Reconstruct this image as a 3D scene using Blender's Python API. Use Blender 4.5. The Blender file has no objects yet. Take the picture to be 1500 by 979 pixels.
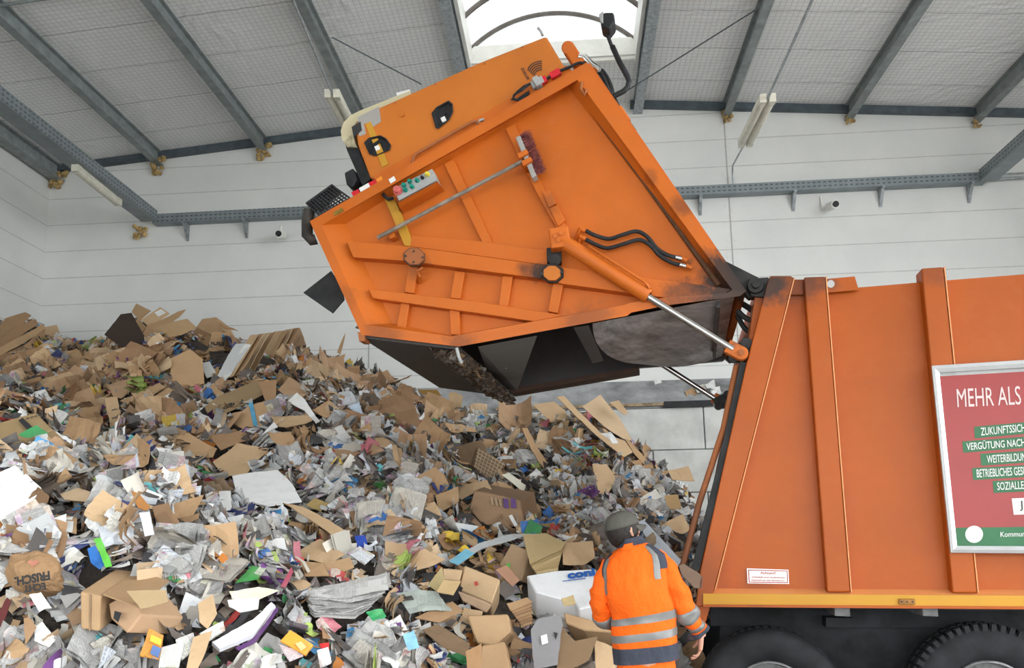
import bpy, bmesh, math, random
import numpy as np
from mathutils import Vector, Matrix, noise
random.seed(7)
rng = np.random.default_rng(7)
SC = bpy.context.scene
COL = SC.collection

# ------------------------------------------------------------------ camera
F, CX, CY, CAMH = 1200.0, 750.0, 608.0, 1.65          # pixels of the 1500 x 979 frame
YAW, PITCH, ROLL = math.radians(3.8), math.radians(8.8), -0.02
CAM_R = Matrix.Rotation(YAW, 3, 'Z') @ Matrix.Rotation(math.pi/2 + PITCH, 3, 'X') @ Matrix.Rotation(ROLL, 3, 'Z')
CAM_O = Vector((0, 0, CAMH))
cam_data = bpy.data.cameras.new('camera')
cam = bpy.data.objects.new('camera', cam_data)
COL.objects.link(cam)
cam.matrix_world = Matrix.Translation(CAM_O) @ CAM_R.to_4x4()
cam_data.sensor_width = 36.0
cam_data.lens = 36.0 * F / 1500.0
cam_data.shift_y = (CY - 489.5) / 1500.0
cam_data.clip_end = 300
SC.camera = cam

# ------------------------------------------------------------------ world, exposure
SC.view_settings.view_transform = 'Standard'
SC.view_settings.look = 'None'
SC.view_settings.gamma = 1.0
SC.view_settings.use_curve_mapping = False
SC.view_settings.exposure = 1.42
world = bpy.data.worlds.new('overcast_sky')
SC.world = world
world.use_nodes = True
wn = world.node_tree
for n in list(wn.nodes): wn.nodes.remove(n)
wo = wn.nodes.new('ShaderNodeOutputWorld')
wb = wn.nodes.new('ShaderNodeBackground')
wb.inputs['Color'].default_value = (0.93, 0.97, 1.0, 1)
wb.inputs['Strength'].default_value = 2.5
wn.links.new(wb.outputs[0], wo.inputs[0])

# low overcast sun outside the open gate behind the camera, very soft
sun_d = bpy.data.lights.new('overcast_sun', 'SUN')
sun_d.energy = 0.3
sun_d.angle = math.radians(60)
sun_d.color = (1.0, 0.97, 0.92)
sun = bpy.data.objects.new('overcast_sun', sun_d)
COL.objects.link(sun)
sun.rotation_euler = (math.radians(58), 0, math.radians(-22))
sun.location = (3, -14, 9)

SC.cycles.max_bounces = 8
SC.cycles.diffuse_bounces = 5
SC.cycles.transparent_max_bounces = 12
SC.cycles.sample_clamp_indirect = 6.0

# ------------------------------------------------------------------ picture <-> place
def ray(px, py):
    return CAM_R @ Vector(((px - CX)/F, -(py - CY)/F, -1.0))
def at_y(px, py, Y):
    d = ray(px, py); return CAM_O + d*(Y/d.y)
def project(P):
    c = CAM_R.transposed() @ (Vector(P) - CAM_O)
    return (CX + F*c.x/-c.z, CY - F*c.y/-c.z)

# ------------------------------------------------------------------ mesh helpers
class MB:
    def __init__(s): s.v = []; s.f = []; s.m = []
    def add(s, vs, fs, mi=0):
        o = len(s.v); s.v += [tuple(v) for v in vs]
        s.f += [tuple(i + o for i in f) for f in fs]; s.m += [mi]*len(fs); return s
    def box(s, c, size, rot=None, mi=0):
        x, y, z = [k/2 for k in size]; c = Vector(c)
        vs = [Vector(p) for p in ((-x,-y,-z),(x,-y,-z),(x,y,-z),(-x,y,-z),(-x,-y,z),(x,-y,z),(x,y,z),(-x,y,z))]
        if rot is not None: vs = [rot @ p for p in vs]
        return s.add([p + c for p in vs], [(3,2,1,0),(4,5,6,7),(0,1,5,4),(1,2,6,5),(2,3,7,6),(3,0,4,7)], mi)
    def beam(s, p, q, w, h, up=(0,0,1), mi=0):
        p, q = Vector(p), Vector(q); d = (q - p); L = d.length; d.normalize()
        x = d.cross(Vector(up)).normalized(); u = x.cross(d)
        R = Matrix((x, d, u)).transposed()
        return s.box((p+q)/2, (w, L, h), R, mi)
    def prism(s, pts, vec, mi=0):
        n = len(pts); a = [Vector(p) for p in pts]; b = [p + Vector(vec) for p in a]
        nn = Vector((0,0,0))
        for i in range(n): nn += a[i].cross(a[(i+1) % n])
        fl = nn.dot(Vector(vec)) > 0
        fs = [tuple(range(n)), tuple(range(2*n-1, n-1, -1))] + [(i, n+i, n+(i+1) % n, (i+1) % n) for i in range(n)]
        if fl: fs = [tuple(reversed(f)) for f in fs]
        return s.add(a + b, fs, mi)
    def loop_band(s, A, B, mi=0, closed=True):
        n = len(A); k = n if closed else n-1
        return s.add(list(A) + list(B), [(i, (i+1) % n, n + (i+1) % n, n+i) for i in range(k)], mi)
    def tube(s, pts, r, seg=10, caps=True, mi=0):
        pts = [Vector(p) for p in pts]; n = len(pts)
        rr = r if isinstance(r, (list, tuple)) else [r]*n
        t0 = (pts[1]-pts[0]).normalized()
        a = Vector((0,0,1)) if abs(t0.z) < .9 else Vector((1,0,0))
        x = t0.cross(a).normalized(); vs = []
        for i in range(n):
            t = (pts[min(i+1, n-1)] - pts[max(i-1, 0)]).normalized()
            x = (x - t*x.dot(t)).normalized(); y = t.cross(x)
            for k in range(seg):
                an = 2*math.pi*k/seg
                vs.append(pts[i] + (x*math.cos(an) + y*math.sin(an))*rr[i])
        fs = [(i*seg+k, i*seg+(k+1) % seg, (i+1)*seg+(k+1) % seg, (i+1)*seg+k) for i in range(n-1) for k in range(seg)]
        if caps: fs += [tuple(range(seg-1, -1, -1)), tuple(range((n-1)*seg, n*seg))]
        return s.add(vs, fs, mi)
    def cyl(s, p, q, r, seg=20, mi=0): return s.tube([p, q], r, seg, True, mi)
    def lathe(s, prof, c, axis, seg=48, mi=0):
        axis = Vector(axis).normalized(); c = Vector(c)
        a = Vector((0,0,1)) if abs(axis.z) < .9 else Vector((1,0,0))
        x = axis.cross(a).normalized(); y = axis.cross(x); vs = []; n = len(prof)
        for r, h in prof:
            for k in range(seg):
                an = 2*math.pi*k/seg
                vs.append(c + axis*h + (x*math.cos(an) + y*math.sin(an))*r)
        fs = [(i*seg+k, (i+1)*seg+k, (i+1)*seg+(k+1) % seg, i*seg+(k+1) % seg) for i in range(n-1) for k in range(seg)]
        return s.add(vs, fs, mi)
    def rings(s, rr, closed=True, caps=True, mi=0):
        n = len(rr[0]); vs = [p for r in rr for p in r]; k = n if closed else n-1
        fs = [(i*n+j, i*n+(j+1) % n, (i+1)*n+(j+1) % n, (i+1)*n+j) for i in range(len(rr)-1) for j in range(k)]
        if caps: fs += [tuple(range(n-1, -1, -1)), tuple(range((len(rr)-1)*n, len(rr)*n))]
        return s.add(vs, fs, mi)
    def sphere(s, c, r, seg=16, mi=0, R=None):
        c = Vector(c); r = r if isinstance(r, (tuple, list)) else (r, r, r); vs = []; h = seg//2
        for i in range(h+1):
            th = math.pi*i/h
            for k in range(seg):
                ph = 2*math.pi*k/seg
                p = Vector((r[0]*math.sin(th)*math.cos(ph), r[1]*math.sin(th)*math.sin(ph), r[2]*math.cos(th)))
                if R is not None: p = R @ p
                vs.append(c + p)
        fs = [(i*seg+k, (i+1)*seg+k, (i+1)*seg+(k+1) % seg, i*seg+(k+1) % seg) for i in range(h) for k in range(seg)]
        return s.add(vs, fs, mi)

def build(name, mb, mats, parent=None, smooth=False, bevel=0, origin=None, fix=True, seg=2):
    """Link mb as one mesh object. World coordinates; the parent (if any) only has a translation chain."""
    me = bpy.data.meshes.new(name)
    o = bpy.data.objects.new(name, me); COL.objects.link(o)
    off = Vector(origin) if origin is not None else None
    base = Vector((0,0,0)); q = parent
    while q is not None:
        base += q.location; q = q.parent
    if parent is not None: o.parent = parent
    if off is None:
        a = np.array(mb.v); off = Vector((a.min(0) + a.max(0))/2); 
    o.location = off - base
    me.from_pydata([tuple(Vector(v) - off) for v in mb.v], [], mb.f)
    if not isinstance(mats, (list, tuple)): mats = [mats]
    for m in mats: me.materials.append(m)
    if len(mats) > 1: me.polygons.foreach_set('material_index', mb.m)
    if fix:
        bm = bmesh.new(); bm.from_mesh(me)
        bmesh.ops.recalc_face_normals(bm, faces=bm.faces); bm.to_mesh(me); bm.free()
    if smooth:
        me.polygons.foreach_set('use_smooth', [True]*len(me.polygons))
        if smooth != 'all':
            e = o.modifiers.new('edges', 'EDGE_SPLIT'); e.split_angle = math.radians(40)
    if bevel:
        b = o.modifiers.new('bevel', 'BEVEL'); b.width = bevel; b.segments = seg; b.limit_method = 'ANGLE'; b.angle_limit = math.radians(40)
    me.update()
    return o
def tag(o, label=None, cat=None, group=None, kind=None):
    if label: o['label'] = label
    if cat: o['category'] = cat
    if group: o['group'] = group
    if kind: o['kind'] = kind
    return o
def struct(o, label=None, cat=None):
    o['kind'] = 'structure'
    if label: o['label'] = label
    if cat: o['category'] = cat
    return o
def empty(name, loc):
    o = bpy.data.objects.new(name, None); o.empty_display_size = .2; o.location = loc; COL.objects.link(o); return o

# ------------------------------------------------------------------ materials
class NT:
    """small wrapper to write node graphs"""
    def __init__(s, name):
        s.mat = bpy.data.materials.new(name); s.mat.use_nodes = True
        s.t = s.mat.node_tree; s.b = s.t.nodes['Principled BSDF']
        s.b.inputs['Specular IOR Level'].default_value = .28
    def n(s, kind, **kw):
        x = s.t.nodes.new('ShaderNode' + kind)
        for k, v in kw.items(): setattr(x, k, v)
        return x
    def link(s, a, b): s.t.links.new(a, b)
    def put(s, sock, v):
        if hasattr(v, 'is_output') or isinstance(v, bpy.types.NodeSocket): s.link(v, sock)
        else:
            if isinstance(v, (tuple, list)) and len(v) == 3 and sock.type == 'RGBA': v = (*v, 1)
            sock.default_value = v
    def math(s, op, a, b=0.0, c=None, clamp=False):
        x = s.n('Math', operation=op, use_clamp=clamp); s.put(x.inputs[0], a); s.put(x.inputs[1], b)
        if c is not None: s.put(x.inputs[2], c)
        return x.outputs[0]
    def mix(s, f, a, b, mode='MIX'):
        x = s.n('Mix', data_type='RGBA', blend_type=mode); s.put(x.inputs[0], f); s.put(x.inputs[6], a); s.put(x.inputs[7], b)
        return x.outputs[2]
    def noise(s, vec, scale, detail=4, rough=.6, dim='3D'):
        x = s.n('TexNoise'); s.link(vec, x.inputs['Vector']); x.inputs['Scale'].default_value = scale
        x.inputs['Detail'].default_value = detail; x.inputs['Roughness'].default_value = rough
        return x.outputs['Fac']
    def ramp(s, f, lo, hi):
        x = s.n('MapRange'); x.clamp = True; s.put(x.inputs[0], f); x.inputs[1].default_value = lo; x.inputs[2].default_value = hi
        return x.outputs[0]
    def geo(s): return s.n('NewGeometry').outputs['Position']
    def obj(s): return s.n('TexCoord').outputs['Object']
    def bump(s, h, strength=.3, dist=.01):
        x = s.n('Bump'); x.inputs['Strength'].default_value = strength; x.inputs['Distance'].default_value = dist
        s.link(h, x.inputs['Height']); s.link(x.outputs[0], s.b.inputs['Normal'])
    def sep(s, v):
        x = s.n('SeparateXYZ'); s.link(v, x.inputs[0]); return x.outputs
    def set(s, **kw):
        names = dict(col='Base Color', rough='Roughness', metal='Metallic', spec='Specular IOR Level')
        for k, v in kw.items(): s.put(s.b.inputs[names[k]], v)
        return s

def simple(name, col, rough=.55, metal=0.0, var=.12, scale=6.0, bump=0.0):
    m = NT(name); p = m.geo(); f = m.noise(p, scale, 5)
    c2 = tuple(c*(1-var*2) for c in col); c1 = tuple(min(1, c*(1+var)) for c in col)
    m.set(col=m.mix(m.ramp(f, .3, .7), c1, c2), rough=rough, metal=metal)
    if bump: m.bump(m.noise(p, scale*8, 3), bump, .01)
    return m.mat

def paint(name, col, rough=.42, stains=(), dirt=.25, grime=(.03,.02,.016), streak=None):
    """sprayed steel with dust, scuffs and soot stains of their own shape"""
    m = NT(name); p = m.geo()
    n1 = m.noise(p, 1.3, 5, .6); n2 = m.noise(p, 9, 6, .7); n3 = m.noise(p, 45, 4, .7)
    c = m.mix(m.ramp(n1, .35, .7), col, tuple(k*.84 for k in col))
    dusty = tuple(.72*k + .28*d for k, d in zip(col, (.40, .20, .10)))
    c = m.mix(m.math('MULTIPLY', m.ramp(n2, .5, .75), dirt), c, dusty)
    sp = m.math('MULTIPLY', m.ramp(n3, .72, .8), dirt*1.6, clamp=True)
    c = m.mix(sp, c, tuple(k*.45 for k in col))
    for (pt, r, amt) in stains:
        d = m.n('VectorMath', operation='DISTANCE'); m.link(p, d.inputs[0]); d.inputs[1].default_value = pt
        e = m.math('DIVIDE', d.outputs['Value'], r)
        e = m.math('SUBTRACT', 1.0, e)
        e = m.math('ADD', e, m.math('MULTIPLY', m.math('SUBTRACT', n2, .5), 1.6))
        e = m.math('MULTIPLY', m.ramp(e, .0, .55), amt)
        c = m.mix(e, c, grime)
    m.set(col=c, rough=m.math('ADD', m.math('MULTIPLY', n2, .25), rough-.1))
    m.bump(m.noise(p, 25, 3), .05, .01)
    return m.mat

# ================================================================== the hall
WALL_Y, XL, XR = 17.0, -11.65, 11.65
RIDGE_Z, SLOPE = 11.32, 0.083
FRONT_Y = -6.0
def roof_z(x): return RIDGE_Z - SLOPE*abs(x)

# --- materials of the hall
def wall_mat(name, axis):
    m = NT(name); p = m.geo(); x, y, z = m.sep(p)
    row = m.math('DIVIDE', m.math('SUBTRACT', z, 9.59), .627)
    fr = m.math('FRACT', row); d = m.math('MINIMUM', fr, m.math('SUBTRACT', 1.0, fr))
    wob = m.noise(p, 3, 3)
    line = m.math('LESS_THAN', d, m.math('MULTIPLY', wob, .034))
    n1 = m.noise(p, .7, 5); n2 = m.noise(p, 14, 5, .7)
    c = m.mix(m.ramp(n1, .3, .75), (.80, .80, .77), (.69, .70, .68))
    # each plank a touch different in tone
    wn_ = m.n('TexWhiteNoise', noise_dimensions='1D'); m.link(m.math('FLOOR', row), wn_.inputs['W'])
    c = m.mix(m.math('MULTIPLY', wn_.outputs['Value'], .25), c, (.70, .71, .70))
    c = m.mix(m.math('MULTIPLY', m.ramp(n2, .66, .76), .45), c, (.36, .34, .30))
    c = m.mix(m.math('MULTIPLY', line, .5), c, (.38, .37, .35))
    if axis == 'x':
        for X in (-4.2, 3.64):
            dx = m.math('ABSOLUTE', m.math('SUBTRACT', x, X))
            c = m.mix(m.math('MULTIPLY', m.math('LESS_THAN', dx, .016), .75), c, (.33, .32, .30))
            grime = m.math('MULTIPLY', m.ramp(m.math('ADD', dx, m.math('MULTIPLY', wob, .5)), .42, .2), .45)
            c = m.mix(m.math('MULTIPLY', grime, m.ramp(n2, .5, .7)), c, (.4, .38, .34))
    m.set(col=c, rough=.8, spec=.2)
    m.bump(m.math('SUBTRACT', m.math('MULTIPLY', n2, .3), m.math('MULTIPLY', line, .6)), .25, .01)
    return m.mat
M_WALL = wall_mat('white_plank_wall_paint', 'x')
M_WALLL = wall_mat('white_side_wall_paint', 'y')

def ceiling_mat():
    m = NT('quilted_insulation_foil'); p = m.geo(); x, y, z = m.sep(p)
    gx = m.math('FRACT', m.math('DIVIDE', x, .1)); gy = m.math('FRACT', m.math('DIVIDE', y, .1))
    lx = m.math('LESS_THAN', gx, .2); ly = m.math('LESS_THAN', gy, .2)
    n0 = m.noise(p, .35, 4); n1 = m.noise(p, 2.3, 5, .65)
    c = m.mix(m.ramp(n0, .3, .7), (.86, .86, .85), (.78, .78, .78))
    grid = m.math('MAXIMUM', lx, ly)
    c = m.mix(m.math('MULTIPLY', grid, .32), c, (.36, .36, .37))
    # lap joints of the blanket, every 0.62 m across the slope
    jy = m.math('FRACT', m.math('DIVIDE', m.math('ADD', y, m.math('MULTIPLY', n1, .12)), 1.15))
    joint = m.math('LESS_THAN', jy, .022)
    c = m.mix(m.math('MULTIPLY', joint, .5), c, (.22, .22, .22))
    m.set(col=c, rough=.6, spec=.3)
    w = m.n('TexWave', wave_type='BANDS', bands_direction='DIAGONAL'); m.link(p, w.inputs['Vector'])
    w.inputs['Scale'].default_value = 1.1; w.inputs['Distortion'].default_value = 14; w.inputs['Detail'].default_value = 3
    h = m.math('ADD', m.math('MULTIPLY', n1, 1.2), m.math('MULTIPLY', w.outputs['Fac'], .35))
    h = m.math('SUBTRACT', h, m.math('MULTIPLY', joint, .5))
    m.bump(h, .55, .06)
    return m.mat
M_CEIL = ceiling_mat()
M_FLOOR = simple('worn_concrete_floor', (.42, .41, .39), .85, 0, .2, 2.0, .3)
M_STEEL = simple('grey_green_painted_steel', (.27, .30, .30), .5, .1, .15, 5)
M_STEELD = simple('dark_slate_painted_steel', (.10, .125, .145), .5, .1, .15, 5)
M_GALV = simple('galvanised_steel', (.40, .43, .45), .45, .6, .2, 12)
M_FOAM = simple('mounting_foam', (.55, .38, .16), .9, 0, .35, 14, .5)
M_WHITE = simple('white_lacquer', (.80, .79, .74), .4, 0, .05, 4)
M_CREAM = simple('aged_cream_lamp_housing', (.74, .71, .60), .45, 0, .08, 6)
M_BLACK = simple('black_plastic', (.018, .018, .02), .5, 0, .3, 9)
M_BLKSTEEL = simple('sooty_black_steel', (.028, .026, .025), .5, .2, .4, 7, .1)
M_CONC = simple('push_wall_concrete', (.62, .62, .59), .9, 0, .11, 2.2, .25)
M_CONCD = simple('stained_concrete_slope', (.36, .365, .37), .9, 0, .28, 1.6, .25)
M_WOOD = simple('weathered_batten_wood', (.36, .27, .17), .8, 0, .3, 9)

# --- floor, walls, ceiling
mb = MB(); mb.box((3, 4, -.15), (60, 70, .2)); struct(build('floor', mb, M_FLOOR))
mb = MB(); mb.prism([(XL-.3, WALL_Y, -.2), (XR+.3, WALL_Y, -.2), (XR+.3, WALL_Y, roof_z(XR)+.3), (0, WALL_Y, RIDGE_Z+.35), (XL-.3, WALL_Y, roof_z(XL)+.3)], (0, .3, 0))
struct(build('wall_back', mb, M_WALL))
mb = MB(); mb.prism([(XL, FRONT_Y, -.2), (XL, WALL_Y, -.2), (XL, WALL_Y, roof_z(XL)+.3), (XL, FRONT_Y, roof_z(XL)+.3)], (-.3, 0, 0))
struct(build('wall_left', mb, M_WALLL))
mb = MB(); mb.prism([(XR, 9, -.2), (XR, WALL_Y, -.2), (XR, WALL_Y, roof_z(XR)+.3), (XR, 9, roof_z(XR)+.3)], (.3, 0, 0))
struct(build('wall_right', mb, M_WALLL))  # unseen side wall, cut short to let light in from the right
mb = MB(); mb.prism([(XL-.3, FRONT_Y, 4.9), (XR+.3, FRONT_Y, 4.9), (XR+.3, FRONT_Y, roof_z(XR)+.3), (0, FRONT_Y, RIDGE_Z+.35), (XL-.3, FRONT_Y, roof_z(XL)+.3)], (0, -.3, 0))
struct(build('wall_front', mb, M_WALL))  # unseen front wall, brought down over the gate to hold back light
SK0, SK1, SKY0, SKY1 = -1.72, 1.62, -7.0, 15.3      # ridge skylight opening
mb = MB()
def roof_part(x0, x1, y0, y1):
    mb.prism([(x0, y0, roof_z(x0)), (x1, y0, roof_z(x1)), (x1, y0, roof_z(x1)+.22), (x0, y0, roof_z(x0)+.22)], (0, y1-y0, 0))
roof_part(XL, SK0, FRONT_Y, WALL_Y); roof_part(SK1, XR, FRONT_Y, WALL_Y)
for a, b in ((SK0, 0), (0, SK1)):
    roof_part(a, b, FRONT_Y, SKY0); roof_part(a, b, SKY1, WALL_Y)
struct(build('ceiling', mb, M_CEIL))

# --- ridge skylight: white kerb, arched bars, translucent barrel
sky = struct(empty('window_1', (0, 5, RIDGE_Z)), 'barrel vaulted translucent skylight along the roof ridge', 'skylight')
mb = MB(); kz0, kz1 = RIDGE_Z-.16, RIDGE_Z+.32
for x in (SK0, SK1): mb.box((x, (SKY0+SKY1)/2, (kz0+kz1)/2-.03), (.07, SKY1-SKY0, kz1-kz0+.1))
for y in (SKY0, SKY1): mb.box(((SK0+SK1)/2, y, (kz0+kz1)/2), (SK1-SK0, .07, kz1-kz0))
mb.box(((SK0+SK1)/2, SKY1-.2, RIDGE_Z-.13), (SK1-SK0, .06, .10))
build('kerb', mb, M_WHITE, sky)
rad = 2.35; half = (SK1-SK0)/2; xc = (SK0+SK1)/2; cz = kz1 - math.sqrt(rad*rad - half*half)
amax = math.asin(half/rad)
arc = [(xc + rad*math.sin(a), cz + rad*math.cos(a)) for a in np.linspace(-amax, amax, 25)]
mbar = MB()
y = SKY1
while y > SKY0:
    mbar.tube([(x, y, z-.05) for x, z in arc], .05, 6)
    y -= 1.06
for fx in (-.9, .9):
    pass
build('arch_bars', mbar, simple('weathered_brown_bar', (.16, .14, .125), .6), sky, smooth=True)
g = NT('translucent_twin_wall_sheet')
for l in list(g.t.links): g.t.links.remove(l)
tr = g.n('BsdfTranslucent'); tr.inputs[0].default_value = (.93, .95, .96, 1)
tp = g.n('BsdfTransparent'); tp.inputs[0].default_value = (.9, .92, .93, 1)
gp = g.geo(); gx, gy, gz = g.sep(gp)
rib = g.math('LESS_THAN', g.math('FRACT', g.math('DIVIDE', gx, .33)), .04)
dirt = g.ramp(g.noise(gp, 30, 5, .8), .58, .68)
g.link(g.mix(g.math('MULTIPLY', g.math('MAXIMUM', rib, g.math('MULTIPLY', dirt, .5)), .5), (.21, .212, .205), (.11, .11, .10)), tr.inputs[0])
ms = g.n('MixShader'); ms.inputs[0].default_value = .03
out = g.t.nodes['Material Output']
g.link(tr.outputs[0], ms.inputs[1]); g.link(tp.outputs[0], ms.inputs[2]); g.link(ms.outputs[0], out.inputs[0])
mb = MB()
ys = np.linspace(SKY0, SKY1, 24)
mb.add([(x, y, z) for y in ys for x, z in arc], [(i*25+k, i*25+k+1, (i+1)*25+k+1, (i+1)*25+k) for i in range(23) for k in range(24)])
build('barrel_sheet', mb, g.mat, sky, smooth='all', fix=False)
mb = MB(); mb.add([(x, SKY1, z) for x, z in arc] + [(xc, SKY1, kz1-.02)], [(k, k+1, 25) for k in range(24)])
build('end_pane', mb, g.mat, sky, fix=False)

# --- roof steel
n = 1
def steel(name_parts, p, q, w, h, mat=M_STEEL):
    b = MB()
    p, q = Vector(p), Vector(q)
    b.beam(p + Vector((0,0,-h/2)), q + Vector((0,0,-h/2)), w*.18, h)          # web
    b.beam(p + Vector((0,0,-h+.012)), q + Vector((0,0,-h+.012)), w, .025)      # lower flange
    b.beam(p + Vector((0,0,-.012)), q + Vector((0,0,-.012)), w, .025)
    return build(name_parts, b, mat)
PX = [(-9.06, .17), (-6.62, .17), (-4.25, .17), (3.69, .17), (6.28, .17), (8.91, .17)]
tn = 1
for X, w in PX:
    o = steel('trim_%d' % tn, (X, FRONT_Y, roof_z(X)), (X, WALL_Y, roof_z(X)), .17, .30); struct(o, 'grey steel purlin under the insulated ceiling', 'purlin'); tn += 1
for X in (SK0-.16, SK1+.16):
    o = steel('trim_%d' % tn, (X, FRONT_Y, roof_z(X)), (X, WALL_Y, roof_z(X)), .2, .26, M_GALV); struct(o, 'pale steel purlin beside the ridge skylight', 'purlin'); tn += 1
o = steel('trim_%d' % tn, (XL+.22, FRONT_Y, roof_z(XL)), (XL+.22, WALL_Y, roof_z(XL)), .26, .34); struct(o, 'steel eaves beam along the left wall', 'beam'); tn += 1
b = MB()
b.beam((XL, WALL_Y-.07, roof_z(XL)-.07), (SK0, WALL_Y-.07, roof_z(SK0)-.07), .14, .15)
b.beam((SK1, WALL_Y-.07, roof_z(SK1)-.07), (XR, WALL_Y-.07, roof_z(XR)-.07), .14, .15)
o = build('trim_%d' % tn, b, M_STEELD); struct(o, 'dark steel verge angle where wall meets ceiling', 'beam'); tn += 1
# thin stay bar that runs across the purlins, left of the skylight
b = MB(); b.tube([(XL, 11.6, roof_z(XL)-.1), (SK0-.1, 11.6, roof_z(SK0)-.1)], .028, 8)
o = build('trim_%d' % tn, b, M_STEEL, smooth=True); struct(o, 'thin steel stay across the left purlins', 'stay'); tn += 1
# diagonal wind-bracing wires
b = MB(); b.tube([at_y(487, 55, 12.2), at_y(622, 126, 15.8)], .012, 6)
o = build('trim_%d' % tn, b, M_STEELD); struct(o, 'thin bracing wire under the ceiling left of the skylight', 'wire'); tn += 1
b = MB(); b.tube([at_y(1114, 10, 12.2), at_y(912, 137, 15.8)], .012, 6)
o = build('trim_%d' % tn, b, M_STEELD); struct(o, 'thin bracing wire under the ceiling right of the skylight', 'wire'); tn += 1
# foam blobs round the purlin ends
foam_names = {-9.06: 'second purlin from the left wall', -6.62: 'third purlin from the left wall', 3.69: 'first purlin right of the truck hopper', 6.28: 'middle purlin on the right', 8.91: 'last purlin on the right'}
for X, z, lab, s in [(XL+.22, roof_z(XL)-.25, 'eaves beam in the left corner', 1.3), (-9.06, roof_z(9.06)-.28, foam_names[-9.06], 1.1), (-6.62, roof_z(6.62)-.28, foam_names[-6.62], 1), (3.69, roof_z(3.69)-.3, foam_names[3.69], .7), (6.28, roof_z(6.28)-.3, foam_names[6.28], .6), (8.91, roof_z(8.91)-.3, foam_names[8.91], .6), (-9.42, 8.72, 'cable tray on the left wall side', .9)]:
    b = MB()
    for k in range(16):
        b.sphere((X + random.uniform(-.13, .15)*s, WALL_Y-.04-random.uniform(0, .09), z + random.uniform(-.2, .14)*s), random.uniform(.03, .07)*s, 8)
    tag(build('foam_plug', b, M_FOAM, smooth='all'), 'yellowish mounting foam around the end of the ' + lab, 'foam', 'foam plugs at the beam ends')

# --- concrete push wall along the back
PW_Y, PW_Z, PW_T = 16.25, 4.22, 4.92
pw = struct(empty('wall_push', (0, PW_Y, 0)), 'grey concrete push wall of big blocks below the white wall', 'push wall')
b = MB(); bw = 2.05; rows = 5; rh = PW_Z/rows
mbj = MB()
for r in range(rows):
    x = XL + .02 - (bw/2 if r % 2 else 0)
    while x < XR:
        x0, x1 = max(x, XL+.01), min(x+bw, XR-.01)
        if x1 - x0 > .05:
            b.box(((x0+x1)/2, PW_Y+.35, r*rh + rh/2), (x1-x0-.022, .7, rh-.018))
        x += bw
build('blocks', b, M_CONC, pw, bevel=.012)
b = MB(); b.box(((XL+XR)/2, PW_Y+.4, PW_Z/2-.02), (XR-XL-.04, .68, PW_Z-.06)); build('core', b, M_CONCD, pw)
b = MB(); b.prism([(XL+.02, PW_Y+.02, PW_Z+.09), (XL+.02, WALL_Y-.01, PW_T), (XL+.02, WALL_Y-.01, PW_Z), (XL+.02, PW_Y+.02, PW_Z)], (XR-XL-.04, 0, 0))
build('sloped_cap', b, M_CONCD, pw)
b = MB(); b.box((.9, PW_Y-.03, PW_Z+.07), (4.6, .07, .06)); build('edge_batten', b, M_WOOD, pw)
b = MB(); 
for x0, x1 in ((1.95, 2.9), (3.0, 3.9)): b.box(((x0+x1)/2, PW_Y-.075, PW_Z+.055), (x1-x0, .04, .12))
build('edge_strip', b, M_BLACK, pw)

# --- cable trays, conduits, lamps, cameras
def slots_mat():
    m = NT('perforated_cable_tray'); p = m.geo(); x, y, z = m.sep(p)
    a = m.math('FRACT', m.math('DIVIDE', m.math('ADD', x, y), .11)); bb = m.math('FRACT', m.math('DIVIDE', z, .085))
    hole = m.math('MULTIPLY', m.math('LESS_THAN', a, .55), m.math('LESS_THAN', bb, .38))
    n1 = m.noise(p, 4, 4)
    c = m.mix(m.ramp(n1, .3, .7), (.30, .335, .35), (.22, .25, .265))
    m.set(col=m.mix(m.math('MULTIPLY', hole, .75), c, (.08, .09, .1)), rough=.5, metal=.35); return m.mat
M_TRAY = slots_mat()
def tray(p, q, label, h=.2, d=.22, brackets=(), side=Vector((0,-1,0)), wall=None):
    p, q = Vector(p), Vector(q); root = empty('cable_tray', (p+q)/2); tag(root, label, 'cable tray', 'perforated cable trays')
    u = Vector((0,0,1)); b = MB()
    b.beam(p + side*d, q + side*d, .012, h); b.beam(p, q, .012, h); b.beam(p + side*d/2 - u*h/2, q + side*d/2 - u*h/2, d, .012, up=(0,0,1))
    build('channel', b, M_TRAY, root)
    for t in brackets:
        c = p.lerp(q, t); b = MB()
        b.beam(c - u*(h/2+.03), c + side*(d+.04) - u*(h/2+.03), .06, .05)
        b.prism([c - u*(h/2+.05) + Vector((-.03,0,0)), c + side*(d) - u*(h/2+.05) + Vector((-.03,0,0)), c - u*(h/2+.38) + Vector((-.03,0,0))], (.06, 0, 0))
        build('bracket', b, M_GALV, root)
    return root
tray((-9.05, WALL_Y-.01, 8.92), (1.345, WALL_Y-.01, 8.96), 'perforated grey cable tray along the white wall left of the hopper', brackets=(.07, .2, .36, .6))
tray((1.35, WALL_Y-.01, 8.98), (8.9, WALL_Y-.01, 8.98), 'perforated grey cable tray along the white wall above the truck', brackets=(.22, .48, .72, .96))
b = MB(); b.tube([(8.9, WALL_Y-.07, 8.98), (XR-.02, WALL_Y-.07, 9.0)], .03, 8); b.tube([(8.9, WALL_Y-.07, 9.08), (XR-.02, WALL_Y-.07, 9.1)], .02, 8)
tag(build('cable_conduit', b, M_GALV, smooth=True), 'thin grey conduits running on from the right cable tray corner', 'conduit')
tray((-9.25, 3.0, 8.95), (-9.25, WALL_Y-.3, 8.95), 'long grey cable tray hanging in the hall near the left wall', h=.24, d=.34, side=Vector((1,0,0)))
tray((8.75, 3.0, 9.0), (8.75, WALL_Y-.25, 9.0), 'long grey cable tray hanging in the hall at the right', h=.24, d=.34, side=Vector((1,0,0)))

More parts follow.
